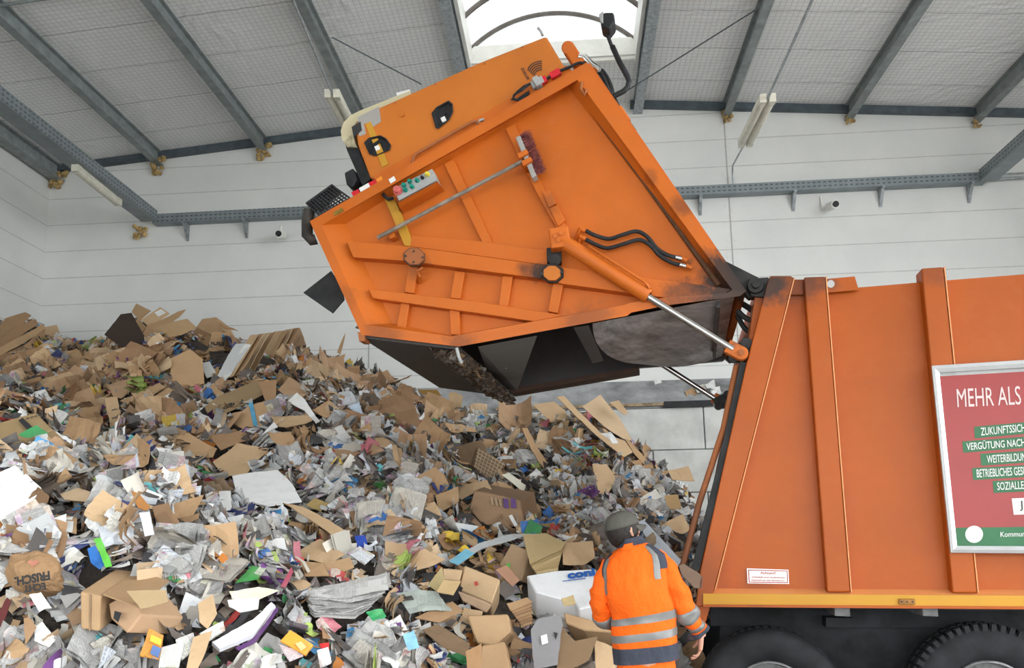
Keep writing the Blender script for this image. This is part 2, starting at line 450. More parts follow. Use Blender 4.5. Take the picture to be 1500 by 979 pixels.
def tube_lamp(p, q, label, pair=1, w=.10):
    p, q = Vector(p), Vector(q); root = empty('strip_lamp', (p+q)/2); tag(root, label, 'lamp', 'fluorescent strip lamps')
    d = (q-p).normalized(); s = d.cross(Vector((0,0,1))).normalized()
    for k in range(pair):
        off = s*((k - (pair-1)/2)*.15)
        b = MB(); n_ = 14
        rr = []
        for i, t in enumerate((0, .01, .99, 1)):
            c = p.lerp(q, t) + off; rad_ = w*(.8 if i in (0, 3) else 1)/1.6
            rr.append([c + s*math.cos(2*math.pi*j/n_)*rad_ + Vector((0,0,1))*math.sin(2*math.pi*j/n_)*rad_*.9 for j in range(n_)])
        b.rings(rr); build('diffuser', b, M_CREAM, root, smooth=True)
        b = MB(); b.beam(p + off + Vector((0,0,.07)), q + off + Vector((0,0,.07)), w*.9, .06); build('housing', b, M_CREAM, root)
        b = MB(); b.beam(p - d*.06 + off + Vector((0,0,.02)), p + d*.08 + off + Vector((0,0,.02)), w*1.05, .14); build('end_cap', b, M_CREAM, root)
        b = MB(); b.beam(q - d*.08 + off + Vector((0,0,.02)), q + d*.06 + off + Vector((0,0,.02)), w*1.05, .14)
        build('end_cap', b, M_CREAM, root)
    return root
def at_z(px, py, Z):
    d = ray(px, py); return CAM_O + d*((Z - CAMH)/d.z)
tube_lamp(at_z(112, 249, 8.74), at_z(172, 297, 8.74), 'single cream strip lamp under the left cable tray', 1, .13)
tube_lamp(at_y(513, 190, 14.6), at_y(487, 140, 12.8), 'pair of cream strip lamps hanging behind the orange lifter cover', 2)
tube_lamp(at_y(1124, 147, 12.6), at_y(1092, 211, 14.6), 'pair of cream strip lamps hanging right of the tailgate', 2)
def conduit(pts, label, r=.018):
    b = MB(); b.tube(pts, r, 7); return tag(build('cable_conduit', b, M_GALV, smooth=True), label, 'conduit', 'lamp feed conduits')
conduit([at_y(487, 138, 12.8), at_y(429, 0, 9.3), at_y(420, -30, 8.7)], 'straight conduit feeding the lamps behind the lifter cover')
conduit([at_y(1124, 145, 12.6), at_y(1190, 0, 9.4), at_y(1200, -30, 8.8)], 'beaded chain and conduit down to the lamps right of the tailgate', .022)
conduit([at_y(1089, 214, 14.7), at_y(1073, 243, 16.7), at_y(1073, 258, 16.86), at_y(1075, 277, 16.9)], 'bent conduit from the right lamps to the wall tray')
def wall_cam(px, py, label, flip=1):
    c = at_y(px, py, WALL_Y-.35); root = empty('security_camera', c); tag(root, label, 'camera', 'small wall cameras')
    b = MB(); b.cyl(c + Vector((0,.16,.0)), c + Vector((.03*flip,-.16,-.07)), .09, 16); build('barrel', b, M_WHITE, root, smooth=True)
    b = MB(); b.cyl(c + Vector((.028*flip,-.15,-.068)), c + Vector((.032*flip,-.18,-.075)), .065, 16); build('lens', b, M_BLACK, root, smooth=True)
    b = MB(); b.tube([c + Vector((0,.1,.0)), c + Vector((-.1*flip,.3,.05)), c + Vector((-.1*flip,.33,.3))], .025, 8); build('bracket', b, M_WHITE, root, smooth=True)
wall_cam(410, 342, 'small white camera on the wall left of the hopper')
wall_cam(1218, 299, 'small white camera on the wall above the truck body')

# ================================================================== the refuse truck
TR = math.radians(7.2)
WAX = Vector((math.sin(TR), math.cos(TR), 0))         # across the truck, away from the camera
FAX = Vector((math.cos(TR), -math.sin(TR), 0))        # along the truck, to its cab
P0 = CAM_O + ray(1200, 650)*6.0
def T(px, py, d=0.0):
    """picture point on the truck's side plane (or on a plane d metres further in)"""
    r = ray(px, py); t = ((P0 + WAX*d - CAM_O).dot(WAX))/r.dot(WAX); return CAM_O + r*t
def TP(pts, d=0.0): return [T(x, y, d) for x, y in pts]
def on(px, py, d):
    """near side: the picture point at depth d; far side: the same spot of the side plane moved d metres in"""
    return T(px, py, d) if d < .6 else T(px, py) + WAX*d

HINGE, BEAMSTAIN = T(1085, 432), T(780, 400)
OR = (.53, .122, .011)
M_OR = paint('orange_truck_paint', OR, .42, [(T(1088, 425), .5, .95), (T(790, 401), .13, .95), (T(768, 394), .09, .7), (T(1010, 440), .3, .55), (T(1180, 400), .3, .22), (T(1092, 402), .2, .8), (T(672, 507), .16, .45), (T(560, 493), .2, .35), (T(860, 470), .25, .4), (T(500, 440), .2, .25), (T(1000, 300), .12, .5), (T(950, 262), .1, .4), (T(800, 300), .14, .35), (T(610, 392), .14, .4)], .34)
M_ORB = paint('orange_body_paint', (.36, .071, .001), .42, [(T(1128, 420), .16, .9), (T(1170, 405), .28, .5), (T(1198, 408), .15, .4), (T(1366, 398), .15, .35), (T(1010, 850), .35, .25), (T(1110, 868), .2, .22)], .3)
M_ORC = paint('orange_cover_paint', (.52, .15, .02), .36, [(T(540, 262), .12, .4), (T(510, 215), .1, .5)], .14)
M_ORR = paint('rusty_orange_paint', (.34, .11, .035), .6, [(T(1010, 800), .7, .5)], .6)
M_YEL = paint('yellow_marking_paint', (.50, .25, .022), .5, [], .55)
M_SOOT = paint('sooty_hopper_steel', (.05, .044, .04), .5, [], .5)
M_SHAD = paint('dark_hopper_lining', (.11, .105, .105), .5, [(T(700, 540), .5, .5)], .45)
M_RUB = simple('black_rubber', (.022, .022, .023), .65, 0, .25, 8)
M_TYRE = simple('tyre_rubber', (.016, .017, .019), .75, 0, .3, 6, .1)
M_CHR = simple('chromed_rod', (.50, .48, .46), .22, 1.0, .05, 3)
M_ALU = simple('brushed_aluminium', (.66, .67, .68), .35, .7, .05, 8)
M_GREY = simple('grey_enamel', (.36, .36, .35), .5, .1, .1, 12)
M_RED = simple('red_reflector', (.55, .02, .03), .25, 0, .1, 20)
M_REDR = simple('red_paint', (.36, .045, .03), .5, 0, .2, 12)
M_GRN = simple('green_push_cap', (.01, .22, .16), .35, 0, .1, 20)
M_YCAP = simple('yellow_push_cap', (.62, .5, .05), .35, 0, .1, 20)
M_PINK = simple('faded_red_push_cap', (.55, .12, .11), .45, 0, .1, 20)
M_LABEL = simple('white_label', (.72, .72, .70), .5, 0, .06, 20)
M_INK = simple('black_ink', (.03, .03, .03), .6, 0, .1, 20)
M_PCREAM = paint('sooty_cream_plastic', (.52, .46, .30), .5, [(T(520, 190), .16, .9), (T(507, 215), .2, .95)], .3)
M_SCUFF = paint('scuffed_bare_metal', (.33, .31, .29), .5, [], .5)
def scraped_mat():
    m = NT('scraped_packer_plate'); p = m.geo()
    mp = m.n('Mapping'); m.link(p, mp.inputs[0]); mp.inputs['Rotation'].default_value = (0, .12, TR); mp.inputs['Scale'].default_value = (.8, 2.0, 26)
    a = m.noise(mp.outputs[0], 1.4, 6, .7); bb = m.noise(p, 2.1, 4)
    c = m.mix(m.ramp(a, .32, .72), (.20, .185, .18), (.85, .83, .84))
    c = m.mix(m.ramp(bb, .5, .78), c, (.14, .10, .085))
    m.set(col=c, rough=.4, metal=.35); return m.mat
M_SCRAPE = scraped_mat()

truck = empty('garbage_truck', (P0.x, P0.y, 0))
tag(truck, 'orange garbage truck with its tailgate swung up beside the waste pile', 'truck')
def part(name, mb, mat, parent=truck, **k): return build(name, mb, mat, parent, **k)
def plate(pts, d0, d1, mb=None):
    mb = mb or MB(); mb.prism([on(x, y, d0) for x, y in pts], WAX*(d1-d0)); return mb

# ---------------- body (container)
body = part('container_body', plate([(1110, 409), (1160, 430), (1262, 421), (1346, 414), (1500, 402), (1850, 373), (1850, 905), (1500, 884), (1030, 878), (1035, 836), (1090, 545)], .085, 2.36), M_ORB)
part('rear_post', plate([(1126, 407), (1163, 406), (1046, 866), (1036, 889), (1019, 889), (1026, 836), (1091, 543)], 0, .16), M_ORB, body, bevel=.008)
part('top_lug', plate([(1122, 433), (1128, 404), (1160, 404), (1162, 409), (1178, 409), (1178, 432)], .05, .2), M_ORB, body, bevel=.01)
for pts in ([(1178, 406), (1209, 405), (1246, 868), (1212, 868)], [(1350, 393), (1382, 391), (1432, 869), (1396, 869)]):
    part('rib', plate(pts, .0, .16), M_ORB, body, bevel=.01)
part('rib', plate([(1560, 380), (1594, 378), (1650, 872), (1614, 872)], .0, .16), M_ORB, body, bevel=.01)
for (x0, y0), (x1, y1) in (((1163, 407), (1047, 864)), ((1209.5, 405), (1246.5, 868)), ((1383, 391), (1432.5, 869))):  # thin paler orange strip down the right edge of post and ribs
    part('pale_edge_strip', plate([(x0, y0), (x0+1.6, y0), (x1+1.6, y1), (x1, y1)], -.004, .1), paint('pale_orange_edge', (.72, .30, .12), .5, [], .2), body)
# lifting lug with a hole
b = MB(); outer = [(1209, 409), (1252, 405), (1258, 425), (1209, 429)]
hole = [(1217 + 5.6*math.cos(a), 416 + 5.6*math.sin(a)) for a in np.linspace(0, 2*math.pi, 28, endpoint=False)]
def holed(outer, hole, d0, d1, b):
    n = len(hole); cx = sum(p[0] for p in hole)/n; cy = sum(p[1] for p in hole)/n
    O = []
    for (x, y) in hole:   # march each hole vertex outwards to the outline
        dx, dy = x-cx, y-cy; best = 1e9
        for i in range(len(outer)):
            (ax, ay), (bx, by) = outer[i], outer[(i+1) % len(outer)]
            ex, ey = bx-ax, by-ay; den = dx*ey - dy*ex
            if abs(den) < 1e-9: continue
            t = ((ax-cx)*ey - (ay-cy)*ex)/den; u = ((ax-cx)*dy - (ay-cy)*dx)/den
            if t > 0 and -1e-6 <= u <= 1+1e-6: best = min(best, t)
        O.append((cx+dx*best, cy+dy*best))
    for (x, y) in outer:
        k = min(range(n), key=lambda i: (O[i][0]-x)**2 + (O[i][1]-y)**2); O[k] = (x, y)
    A0 = [on(*p, d0) for p in O]; B0 = [on(*p, d0) for p in hole]; A1 = [on(*p, d1) for p in O]; B1 = [on(*p, d1) for p in hole]
    b.loop_band(A0, B0); b.loop_band(B0, B1); b.loop_band(B1, A1); b.loop_band(A1, A0); return b
part('lifting_lug', holed(outer, hole, .02, .06, b), M_ORB, body)
# sill: sloped ledge, yellow band, lower lip
b = MB(); b.prism([on(1040, 861, .1), on(1040, 871, -.012), on(1040, 873, .1)], on(1850, 876, 0) - on(1040, 871, 0)); part('sill_ledge', b, paint('lightened_ledge_paint', (.62, .24, .08), .6, [], .5), body)  # ledge orange lightened to stand in for light caught on the slope
part('sill_band', plate([(1030, 870), (1500, 873), (1850, 876), (1850, 894), (1500, 889), (1030, 886)], -.012, .09), M_YEL, body)
part('sill_lip', plate([(1030, 886), (1500, 889), (1850, 894), (1850, 898), (1500, 893), (1030, 889.5)], -.03, .09), M_ORB, body)
part('rear_foot', plate([(1019, 886), (1046, 868), (1040, 890), (1030, 925), (1012, 925), (1014, 890)], .02, .14), M_ORB, body, bevel=.006)
lm = part('marker_lamp', plate([(1317, 877.5), (1341, 877.8), (1341, 886.5), (1317, 886)], -.03, -.005), simple('amber_marker_lens', (.30, .13, .02), .3, 0, .2, 40), body, bevel=.006)
b = MB()
for x in (1321, 1329, 1337): b.cyl(on(x, 882, -.034), on(x, 882, -.02), .006, 10)
part('marker_lamp_screw', b, M_INK, body)

# rear gasket, seal tube and foot bracket
part('rubber_gasket', plate([(1085, 528), (1093, 532), (1060, 690), (1024, 836), (1013, 836), (1050, 690)], .03, .22), M_RUB, body)
b = MB(); b.tube([on(1079, 536, .1), on(1060, 628, .1), (on(1024, 738, .1)), on(1000, 830, .1)], .024, 12); part('seal_tube', b, M_ORR, body, smooth=True)
part('foot_bracket', plate([(994, 829), (1001, 826), (1031, 845), (1029, 864), (1017, 862), (998, 843)], .0, .14), paint('worn_brown_bracket', (.20, .13, .09), .6, [], .6), body, bevel=.006)

# text helpers -------------------------------------------------------------
def text_mesh(s, bold=0.0):
    cu = bpy.data.curves.new('lettering', 'FONT'); cu.body = s; cu.size = 1; cu.extrude = .0; cu.offset = bold; cu.resolution_u = 3
    o = bpy.data.objects.new('lettering', cu); COL.objects.link(o)
    dg = bpy.context.evaluated_depsgraph_get()
    me = bpy.data.meshes.new_from_object(o.evaluated_get(dg))
    vs = [v.co.copy() for v in me.vertices]; fs = [tuple(p.vertices) for p in me.polygons]
    bpy.data.objects.remove(o); bpy.data.curves.remove(cu); bpy.data.meshes.remove(me)
    return vs, fs
def text_map(mb, s, BL, BR, TL, thick, bold=0.0, nrm=None):
    """map the text's box to the parallelogram with corners BL, BR, TL (world) and give it thickness along nrm"""
    vs, fs = text_mesh(s, bold)
    x0 = min(v.x for v in vs); x1 = max(v.x for v in vs); y0 = min(v.y for v in vs); y1 = max(v.y for v in vs)
    BL, BR, TL = Vector(BL), Vector(BR), Vector(TL)
    nn = (nrm if nrm is not None else (BR-BL).cross(TL-BL)).normalized()*thick
    pos = [BL + (BR-BL)*((v.x-x0)/(x1-x0)) + (TL-BL)*((v.y-y0)/(y1-y0)) + nn for v in vs]
    return mb.add(pos, fs)

# warning sign
ws = part('warning_sign', plate([(1094, 833), (1155, 835), (1156, 856), (1095, 855)], .07, .088), M_LABEL, body)
b = MB()
def quadring(a, bb, d):
    A = [on(*p, d) for p in a]; B = [on(*p, d) for p in bb]; b.loop_band(A, B)
quadring([(1096, 834.8), (1153.5, 836.4), (1154.4, 854.6), (1096.8, 853.6)], [(1097.2, 836), (1152.5, 837.5), (1153.2, 853.4), (1098, 852.5)], .0685)
text_map(b, 'Achtung!', on(1114, 842.5, .07), on(1136, 843, .07), on(1113.8, 837.5, .07), .0015, .02)
text_map(b, 'Aufenthalt unter angehobenem', on(1101, 847.4, .07), on(1150, 848.3, .07), on(1101, 844.4, .07), .0015, .02)
text_map(b, 'Heckteil nur mit Abstützung', on(1101, 852, .07), on(1149, 852.8, .07), on(1101, 849, .07), .0015, .02)
part('warning_sign_lettering', b, M_REDR, body, fix=False)

# ---------------- poster in its aluminium frame
pf = empty('poster_frame', on(1475, 672, -.03) - truck.location); pf.parent = truck
PO = [(1365, 536), (1590, 522), (1610, 812), (1393, 810)]
PI = [(1376, 546), (1579, 534), (1598, 801), (1402, 800)]
b = MB(); n4 = 4
A0 = [on(*p, -.012) for p in PO]; A1 = [on(*p, -.05) for p in PO]
mid = [((a[0]*.55+c[0]*.45), (a[1]*.55+c[1]*.45)) for a, c in zip(PO, PI)]
M1 = [on(*p, -.062) for p in mid]; B1 = [on(*p, -.045) for p in PI]; B0 = [on(*p, -.02) for p in PI]
for X, Y_ in ((A0, A1), (A1, M1), (M1, B1), (B1, B0)): b.loop_band(X, Y_)
part('frame', b, M_ALU, pf)
part('backing', plate(PO, -.02, .0), M_GREY, pf)
m_post = NT('red_poster_print'); pp = m_post.geo(); m_post.set(col=m_post.mix(m_post.ramp(m_post.noise(pp, 2.5, 4), .3, .7), (.30, .036, .034), (.245, .033, .03)), rough=.3); M_PRED = m_post.mat
M_PGRN = simple('green_poster_print', (.022, .12, .045), .35, 0, .1, 3)
M_PTXT = simple('pale_pink_lettering', (.60, .48, .46), .5, 0, .05, 10)
M_PWHT = simple('white_poster_lettering', (.58, .60, .56), .5, 0, .04, 10)
b = MB(); b.add(TPd := [on(x, y, -.024) for x, y in PI], [(0, 1, 2, 3)]); part('poster', b, M_PRED, pf, fix=False)
b = MB(); b.add([on(x, y, -.0245) for x, y in [(1375.5, 545.5), (1579, 533.5), (1580, 540), (1377, 551.5)]], [(0, 1, 2, 3)]); part('grey_strip', b, M_GREY, pf, fix=False)
b = MB(); b.add([on(x, y, -.0255) for x, y in [(1400, 773.5), (1596, 771), (1598, 801), (1402, 800)]], [(0, 1, 2, 3)])
for q in ([(1427, 625.5), (1521, 617), (1522, 634), (1428, 642.5)], [(1409.5, 647), (1538, 637), (1539, 653.5), (1411, 663.5)], [(1436, 665), (1530, 659), (1531, 676), (1437.5, 682.5)], [(1424, 686), (1541, 679.5), (1542, 697), (1425.5, 703.5)], [(1454, 705), (1552, 700.5), (1553, 718), (1455.5, 722.5)]):
    b.add([on(x, y, -.0255) for x, y in q], [(0, 1, 2, 3)])
part('green_banner', b, M_PGRN, pf, fix=False)
b = MB(); b.add([on(x, y, -.026) for x, y in [(1482, 730.5), (1560, 727), (1561, 752), (1485, 754.5)]], [(0, 1, 2, 3)])
cc = [on(1427 + 13*math.cos(a), 783 + 12.6*math.sin(a), -.0265) for a in np.linspace(0, 2*math.pi, 32, endpoint=False)]
part('white_banner', b, M_PWHT, pf, fix=False); b = MB(); b.add(cc, [tuple(range(32))]); part('white_roundel', b, M_PWHT, pf, fix=False)
b = MB(); text_map(b, 'MEHR ALS', on(1402.5, 597, -.026), on(1496, 593, -.026), on(1401, 570, -.026), .0015, .0); part('headline_lettering', b, M_PTXT, pf, fix=False)
b = MB()
for s, x0, y0, x1, y1, h in [('ZUKUNFTSSICHER', 1437, 638.5, 1513, 631.5, 11.5), ('VERGÜTUNG NACH TARIF', 1416, 660, 1530, 651.5, 13), ('WEITERBILDUNG', 1446, 679, 1509, 674.5, 11.5), ('BETRIEBLICHES GESUNDHEITSMANAGEMENT', 1431, 700, 1537, 694, 12), ('SOZIALLEISTUNGEN', 1461, 718.5, 1544, 714.5, 11.5)]:
    if s.startswith('BETR'): s, x1, y1 = 'BETRIEBLICHES GESUNDHEIT', 1533, 694.2
    b = MB(); text_map(b, s, on(x0, y0, -.027), on(x1, y1, -.027), on(x0-.8, y0-h, -.027), .0012, .01); part('banner_lettering', b, M_PWHT, pf, fix=False)
b = MB(); text_map(b, 'Kommunal', on(1465.5, 787, -.027), on(1508, 786, -.027), on(1465.2, 779.5, -.027), .0012, .01)
part('footer_lettering', b, M_PWHT, pf, fix=False)
b = MB(); text_map(b, 'JETZT', on(1494, 749, -.027), on(1544, 747, -.027), on(1493, 734, -.027), .0012, .0); part('black_lettering', b, M_INK, pf, fix=False)

M_UNDER = simple('dark_underbody', (.013, .014, .016), .7, 0, .4, 5, .1)
# ---------------- chassis, wheels
ch = part('chassis', plate([(1046, 893), (1850, 905), (1850, 925), (1046, 912)], .75, 1.0), M_UNDER)
part('frame_rail', plate([(1046, 890), (1850, 902), (1850, 940), (1046, 930)], .62, .76), M_UNDER, ch)
part('frame_rail', plate([(1046, 890), (1850, 902), (1850, 940), (1046, 930)], 1.6, 1.74), M_UNDER, ch)
part('floor_pan', plate([(1036, 886), (1850, 896), (1850, 900), (1036, 890)], .1, 2.3), M_UNDER, ch)
part('blackout_panel', plate([(1062, 892), (1850, 903), (1850, 1090), (1062, 1060)], .68, .72), M_UNDER, ch)  # dark sheet added behind the wheels to block light from the far side
for x in (1222, 1351):
    part('outrigger_bracket', plate([(x, 889), (x+23, 890), (x+24, 904), (x+1, 903)], .06, .5), simple('dusty_bracket', (.15, .15, .15), .6, 0, .2, 10), ch, bevel=.006)
part('cross_box', plate([(1210, 905), (1250, 906), (1250, 920), (1210, 919)], .45, .7), M_UNDER, ch)
M_RIM = simple('dull_grey_rim', (.20, .20, .20), .5, .4, .3, 8)
def wheel(px, py, r, lugs, din=.10):
    c = on(px, py, din); zc = r
    c.z = r - .054
    w = empty('wheel', c - truck.location); w.parent = truck
    prof = [(r*.55, .03), (r*.60, .0), (r*.70, -.018), (r*.82, -.022), (r*.92, -.008), (r*.965, .02), (r*.99, .05), (r, .09), (r, .24), (r*.965, .29), (r*.8, .31), (r*.55, .29)]
    b = MB(); b.lathe(prof, c, WAX, 72)
    tyre = part('tyre', b, M_TYRE, w, smooth='all')
    b = MB()
    k = 56
    up = Vector((0,0,1))
    for i in range(k):
        a = 2*math.pi*i/k; dr = FAX*math.cos(a) + up*math.sin(a); tg = -FAX*math.sin(a) + up*math.cos(a)
        R = Matrix((tg, WAX, dr)).transposed()
        for dd, hh in (((.055, .07), (.165, .09)) if lugs else ((.10, .04), (.18, .04))):
            b.box(c + dr*(r+.002) + WAX*dd, (2*math.pi*r/k*.68, hh, .022 if lugs else .004), R)
        if lugs: b.box(c + dr*(r*.972) + WAX*.016, (2*math.pi*r/k*.55, .035, .05), R)
    part('tread', b, M_TYRE, w)
    b = MB(); b.lathe([(r*.56, .03), (r*.55, .005), (r*.53, .0), (r*.515, .03), (r*.5, .09), (r*.3, .11), (r*.28, .04), (r*.2, .03), (.001, .03)], c, WAX, 48); part('rim', b, M_RIM, w, smooth=True)
    b = MB()
    for i in range(10):
        a = 2*math.pi*i/10; q = c + (FAX*math.cos(a) + up*math.sin(a))*r*.36 + WAX*.10
        b.cyl(q, q - WAX*.05, .02, 8)
    part('wheel_nut', b, M_GREY, w)
wheel(1131, 1030, .52, False); wheel(1455, 1034, .53, True)
wheel(1131, 1030, .52, False, 1.95); wheel(1455, 1034, .53, True, 1.95)
part('axle', (lambda b: (b.cyl(on(1131, 1030, .3) * 1, on(1131, 1030, 2.0), .09, 16), b)[1])(MB()), M_BLKSTEEL, ch, smooth=True)

# ---------------- tailgate
tail = empty('tailgate', T(1106, 417) - truck.location); tail.parent = truck
A, B, C, D, E_ = (455, 327), (861, 94), (1090, 429), (672, 508), (530, 491)
outer = [A, B, C, (1084, 434), (980, 447), (925, 458), (918, 463), D, E_]
lip = [(471, 330), (846, 117), (1073, 425), (1066, 429), (975, 436), (922, 444), (915, 447), (661, 493), (537, 476)]
pan = [(507, 328), (833, 128), (1058, 424), (1052, 428), (970, 437), (920, 446), (910, 449), (661, 492), (574, 474)]
b = MB()
O0 = [on(*p, 0) for p in outer]; L0 = [on(*p, -.004) for p in lip]; P1 = TP(pan, .12); O1 = [on(*p, .12) for p in outer]
b.loop_band(O0, L0); b.loop_band(L0, P1); b.loop_band(O1, O0)
b.add(P1, [tuple(range(len(P1)))])
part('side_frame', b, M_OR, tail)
# top / rear skins that close the hollow tailgate
def skin(name, p, q, d0, d1, mat, th=.02):
    b = MB(); a, c = on(*p, d0), on(*q, d0); nrm = (c-a).cross(WAX).normalized()*th
    b.prism([a, c, c+nrm, a+nrm], WAX*(d1-d0)); return part(name, b, mat, tail)
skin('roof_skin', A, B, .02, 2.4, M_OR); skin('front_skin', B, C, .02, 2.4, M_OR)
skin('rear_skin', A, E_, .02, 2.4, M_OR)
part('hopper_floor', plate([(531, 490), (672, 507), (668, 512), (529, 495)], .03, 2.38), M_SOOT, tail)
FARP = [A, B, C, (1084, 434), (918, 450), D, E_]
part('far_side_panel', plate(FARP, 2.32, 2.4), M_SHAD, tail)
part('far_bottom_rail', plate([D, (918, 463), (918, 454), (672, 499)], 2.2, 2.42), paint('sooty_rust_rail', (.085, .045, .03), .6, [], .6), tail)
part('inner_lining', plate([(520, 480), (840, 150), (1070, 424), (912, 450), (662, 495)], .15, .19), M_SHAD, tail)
# scraper plate inside: a bowed sheet seen from below
b = MB(); nr, nc = 16, 26; g_ = []
for i in range(nr+1):
    t = i/nr; row = []
    # left edge bows out, right edge runs along the hinge side
    dep = .12 + 2.15*t
    lx = 868 + 78*t**2.2; ly = 474 + 60*math.sin(t*math.pi/2)
    rx_, ry_ = 1076 - 18*t, 434 + 88*t
    for j in range(nc+1):
        s = j/nc
        x = lx + (rx_-lx)*s; y = ly + (ry_-ly)*s + 9*math.sin(math.pi*s)*t
        row.append(T(x, y, dep + .25*math.sin(math.pi*min(1, s*1.15))*(1-t)))
    g_.append(row)
b.rings(g_, closed=False, caps=False); part('packer_plate', b, M_SCRAPE, tail, smooth='all')
b = MB(); b.prism([T(700, 508, .2), T(786, 492, .2), T(757, 572, 2.2), T(722, 566, 2.2)], WAX*.02); part('hopper_end_wall', b, paint('dusty_grey_lining', (.20, .195, .19), .55, [(T(715, 545, 1.5), .35, .5)], .5), tail)
b = MB(); b.prism([T(729, 529, 1.0), T(740, 533, 1.0), T(742, 541, 1.15), T(731, 537, 1.15)], WAX*-.02); part('sticker', b, M_LABEL, tail)
b = MB(); b.prism([T(840, 480, .2), T(862, 477, .2), T(884, 528, 1.5), T(868, 532, 1.5)], WAX*.03); part('packer_arm', b, M_SHAD, tail)
b = MB(); b.beam(T(1052, 446, .2), T(1046, 522, 2.0), .03, .05); part('packer_edge', b, M_SHAD, tail)

def bar(name, pts, h=.07, mat=M_OR, base=.12, parent=tail, bev=.006):
    """raised stiffener welded on the recessed panel; pts picture outline of its face"""
    b = MB(); face = TP(pts, base - h); foot = [p + WAX*(h+.01) for p in face]; n_ = len(pts)
    b.prism(face, WAX*(h + .012)); return part(name, b, mat, parent, bevel=bev)
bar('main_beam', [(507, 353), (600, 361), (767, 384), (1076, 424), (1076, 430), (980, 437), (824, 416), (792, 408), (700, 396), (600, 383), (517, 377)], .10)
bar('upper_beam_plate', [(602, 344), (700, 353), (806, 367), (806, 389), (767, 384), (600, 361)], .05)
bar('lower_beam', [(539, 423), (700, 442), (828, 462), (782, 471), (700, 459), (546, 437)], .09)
for pts in ([(599, 386), (613, 388), (606, 430), (592, 428)], [(588, 442), (600, 443), (594, 482), (580, 480)], [(666, 397), (681, 399), (674, 438), (659, 437)], [(658, 452), (673, 453), (674, 491), (660, 490)], [(736, 404), (751, 405), (744, 449), (730, 448)], [(810, 414), (825, 416), (817, 459), (802, 456)]):
    bar('stiffener', pts, .055)
bar('stiffener', [(650, 240), (664, 233), (721, 356), (706, 355)], .045)
bar('stiffener', [(740, 188), (754, 181), (776, 235), (806, 292), (832, 336), (818, 338), (793, 296), (764, 240)], .05)
bar('yellow_stiffener', [(562, 289), (579, 294), (604, 352), (601, 361), (592, 360)], .05, M_YEL)
# reinforced pocket on the broom bar: small bolted cover plates
for pts in ([(794, 281), (806, 277), (815, 298), (804, 304)], [(805, 306), (816, 300), (828, 322), (817, 332)]):
    bar('cover_plate', pts, .07)
def octo(name, cx, cy, r, mat, d):
    b = MB(); pts = [on(cx + r*math.cos(a), cy + r*.86*math.sin(a), d) for a in np.linspace(.39, 2*math.pi + .39, 9)[:-1]]
    b.prism(pts, WAX*.03); o = part(name, b, mat, tail, bevel=.004); return o
octo('octagon_rim', 606, 376, 16.5, M_SOOT, .0); octo('octagon_cap', 606, 375.5, 15, M_ORR, -.02)
octo('octagon_rim', 809, 400, 17.5, M_BLKSTEEL, .0); octo('octagon_cap', 808.5, 400, 13.5, M_ORC, -.02)
b = MB()
for x, y in ((594, 375), (619, 377), (606, 368), (606, 384)): b.cyl(on(x, y, -.03), on(x, y, 0), .009, 10)
part('cap_bolt', b, M_INK, tail)
b = MB()
for x, y in ((794, 401), (823, 399)): b.cyl(on(x, y, -.03), on(x, y, 0), .013, 10)
part('cap_bolt', b, M_INK, tail)
b = MB(); b.cyl(T(813, 381, .0), T(813, 381, .1), .05, 20); b.box(T(812, 376, .06), (.12, .1, .12)); part('pivot_boss', b, M_BLKSTEEL, tail, bevel=.005)
b = MB(); b.tube([T(838, 128, .11), T(940, 262, .11), T(1054, 418, .11)], [.012, .018, .03], 8); part('rusty_seam', b, paint('rusty_brown_seam', (.10, .045, .02), .7, [], .6), tail, smooth=True)
# welded hook under the octagon, hooks that carry the broom
def hook(name, x, y, s=1.0):
    b = MB(); b.tube([T(x, y+9*s, .11), T(x, y+2*s, .02), T(x-3*s, y-4*s, -.0), T(x+4*s, y-7*s, .0)], .012*s, 8); return part(name, b, M_OR, tail, smooth=True)
hook('welded_hook', 615, 402, 1.3)
bar('broom_holder', [(566, 338), (574, 335), (579, 346), (571, 350)], .09); 
bar('broom_holder', [(757, 225), (771, 218), (774, 224), (760, 232)], .2); bar('broom_holder', [(763, 236), (777, 229), (780, 235), (766, 243)], .2)
b = MB(); b.tube([on(852, 121, -.01), on(851, 131, -.03), on(856, 139, -.03), on(859, 132, -.01)], .014, 8); part('lashing_eye', b, M_ORR, tail, smooth=True)
part('hinge_plate', plate([(488, 311), (501, 304), (503, 309), (490, 316)], -.012, .01), simple('brass_plate', (.3, .19, .04), .4, .6, .2, 20), tail)
part('sticker', plate([(569, 263), (577, 258), (580, 264), (572, 269)], -.008, .002), M_LABEL, tail)

# control box -------------------------------------------------------------
cb = part('control_box', (lambda b: b.prism([T(576, 276, -.06), T(633, 247, -.06), T(640, 264, -.06), T(584, 294, -.06)], WAX*.15))(MB()), M_GREY, tail, bevel=.006)
part('control_hood', (lambda b: b.prism([T(583, 297, -.08), T(641, 266, -.08), T(645, 271, -.02), T(585, 304, -.02)], WAX*.12))(MB()), M_OR, tail)
def button(x, y, r, mat, name='push_button', L=.035):
    b = MB(); b.lathe([(r*1.25, .0), (r*1.25, -.012), (r, -.014), (r, -L*.8), (r*.8, -L), (.0005, -L)], T(x, y, -.06), WAX, 18); part(name, b, mat, tail, smooth=True)
button(583, 280, .032, M_PINK, 'stop_button', .05)
for x, y in ((592, 272), (594.5, 279), (600.5, 266.5), (604, 274), (611.5, 265)): button(x, y, .016, M_GRN)
button(619, 261, .012, M_BLACK); button(626.5, 256, .017, M_YCAP)
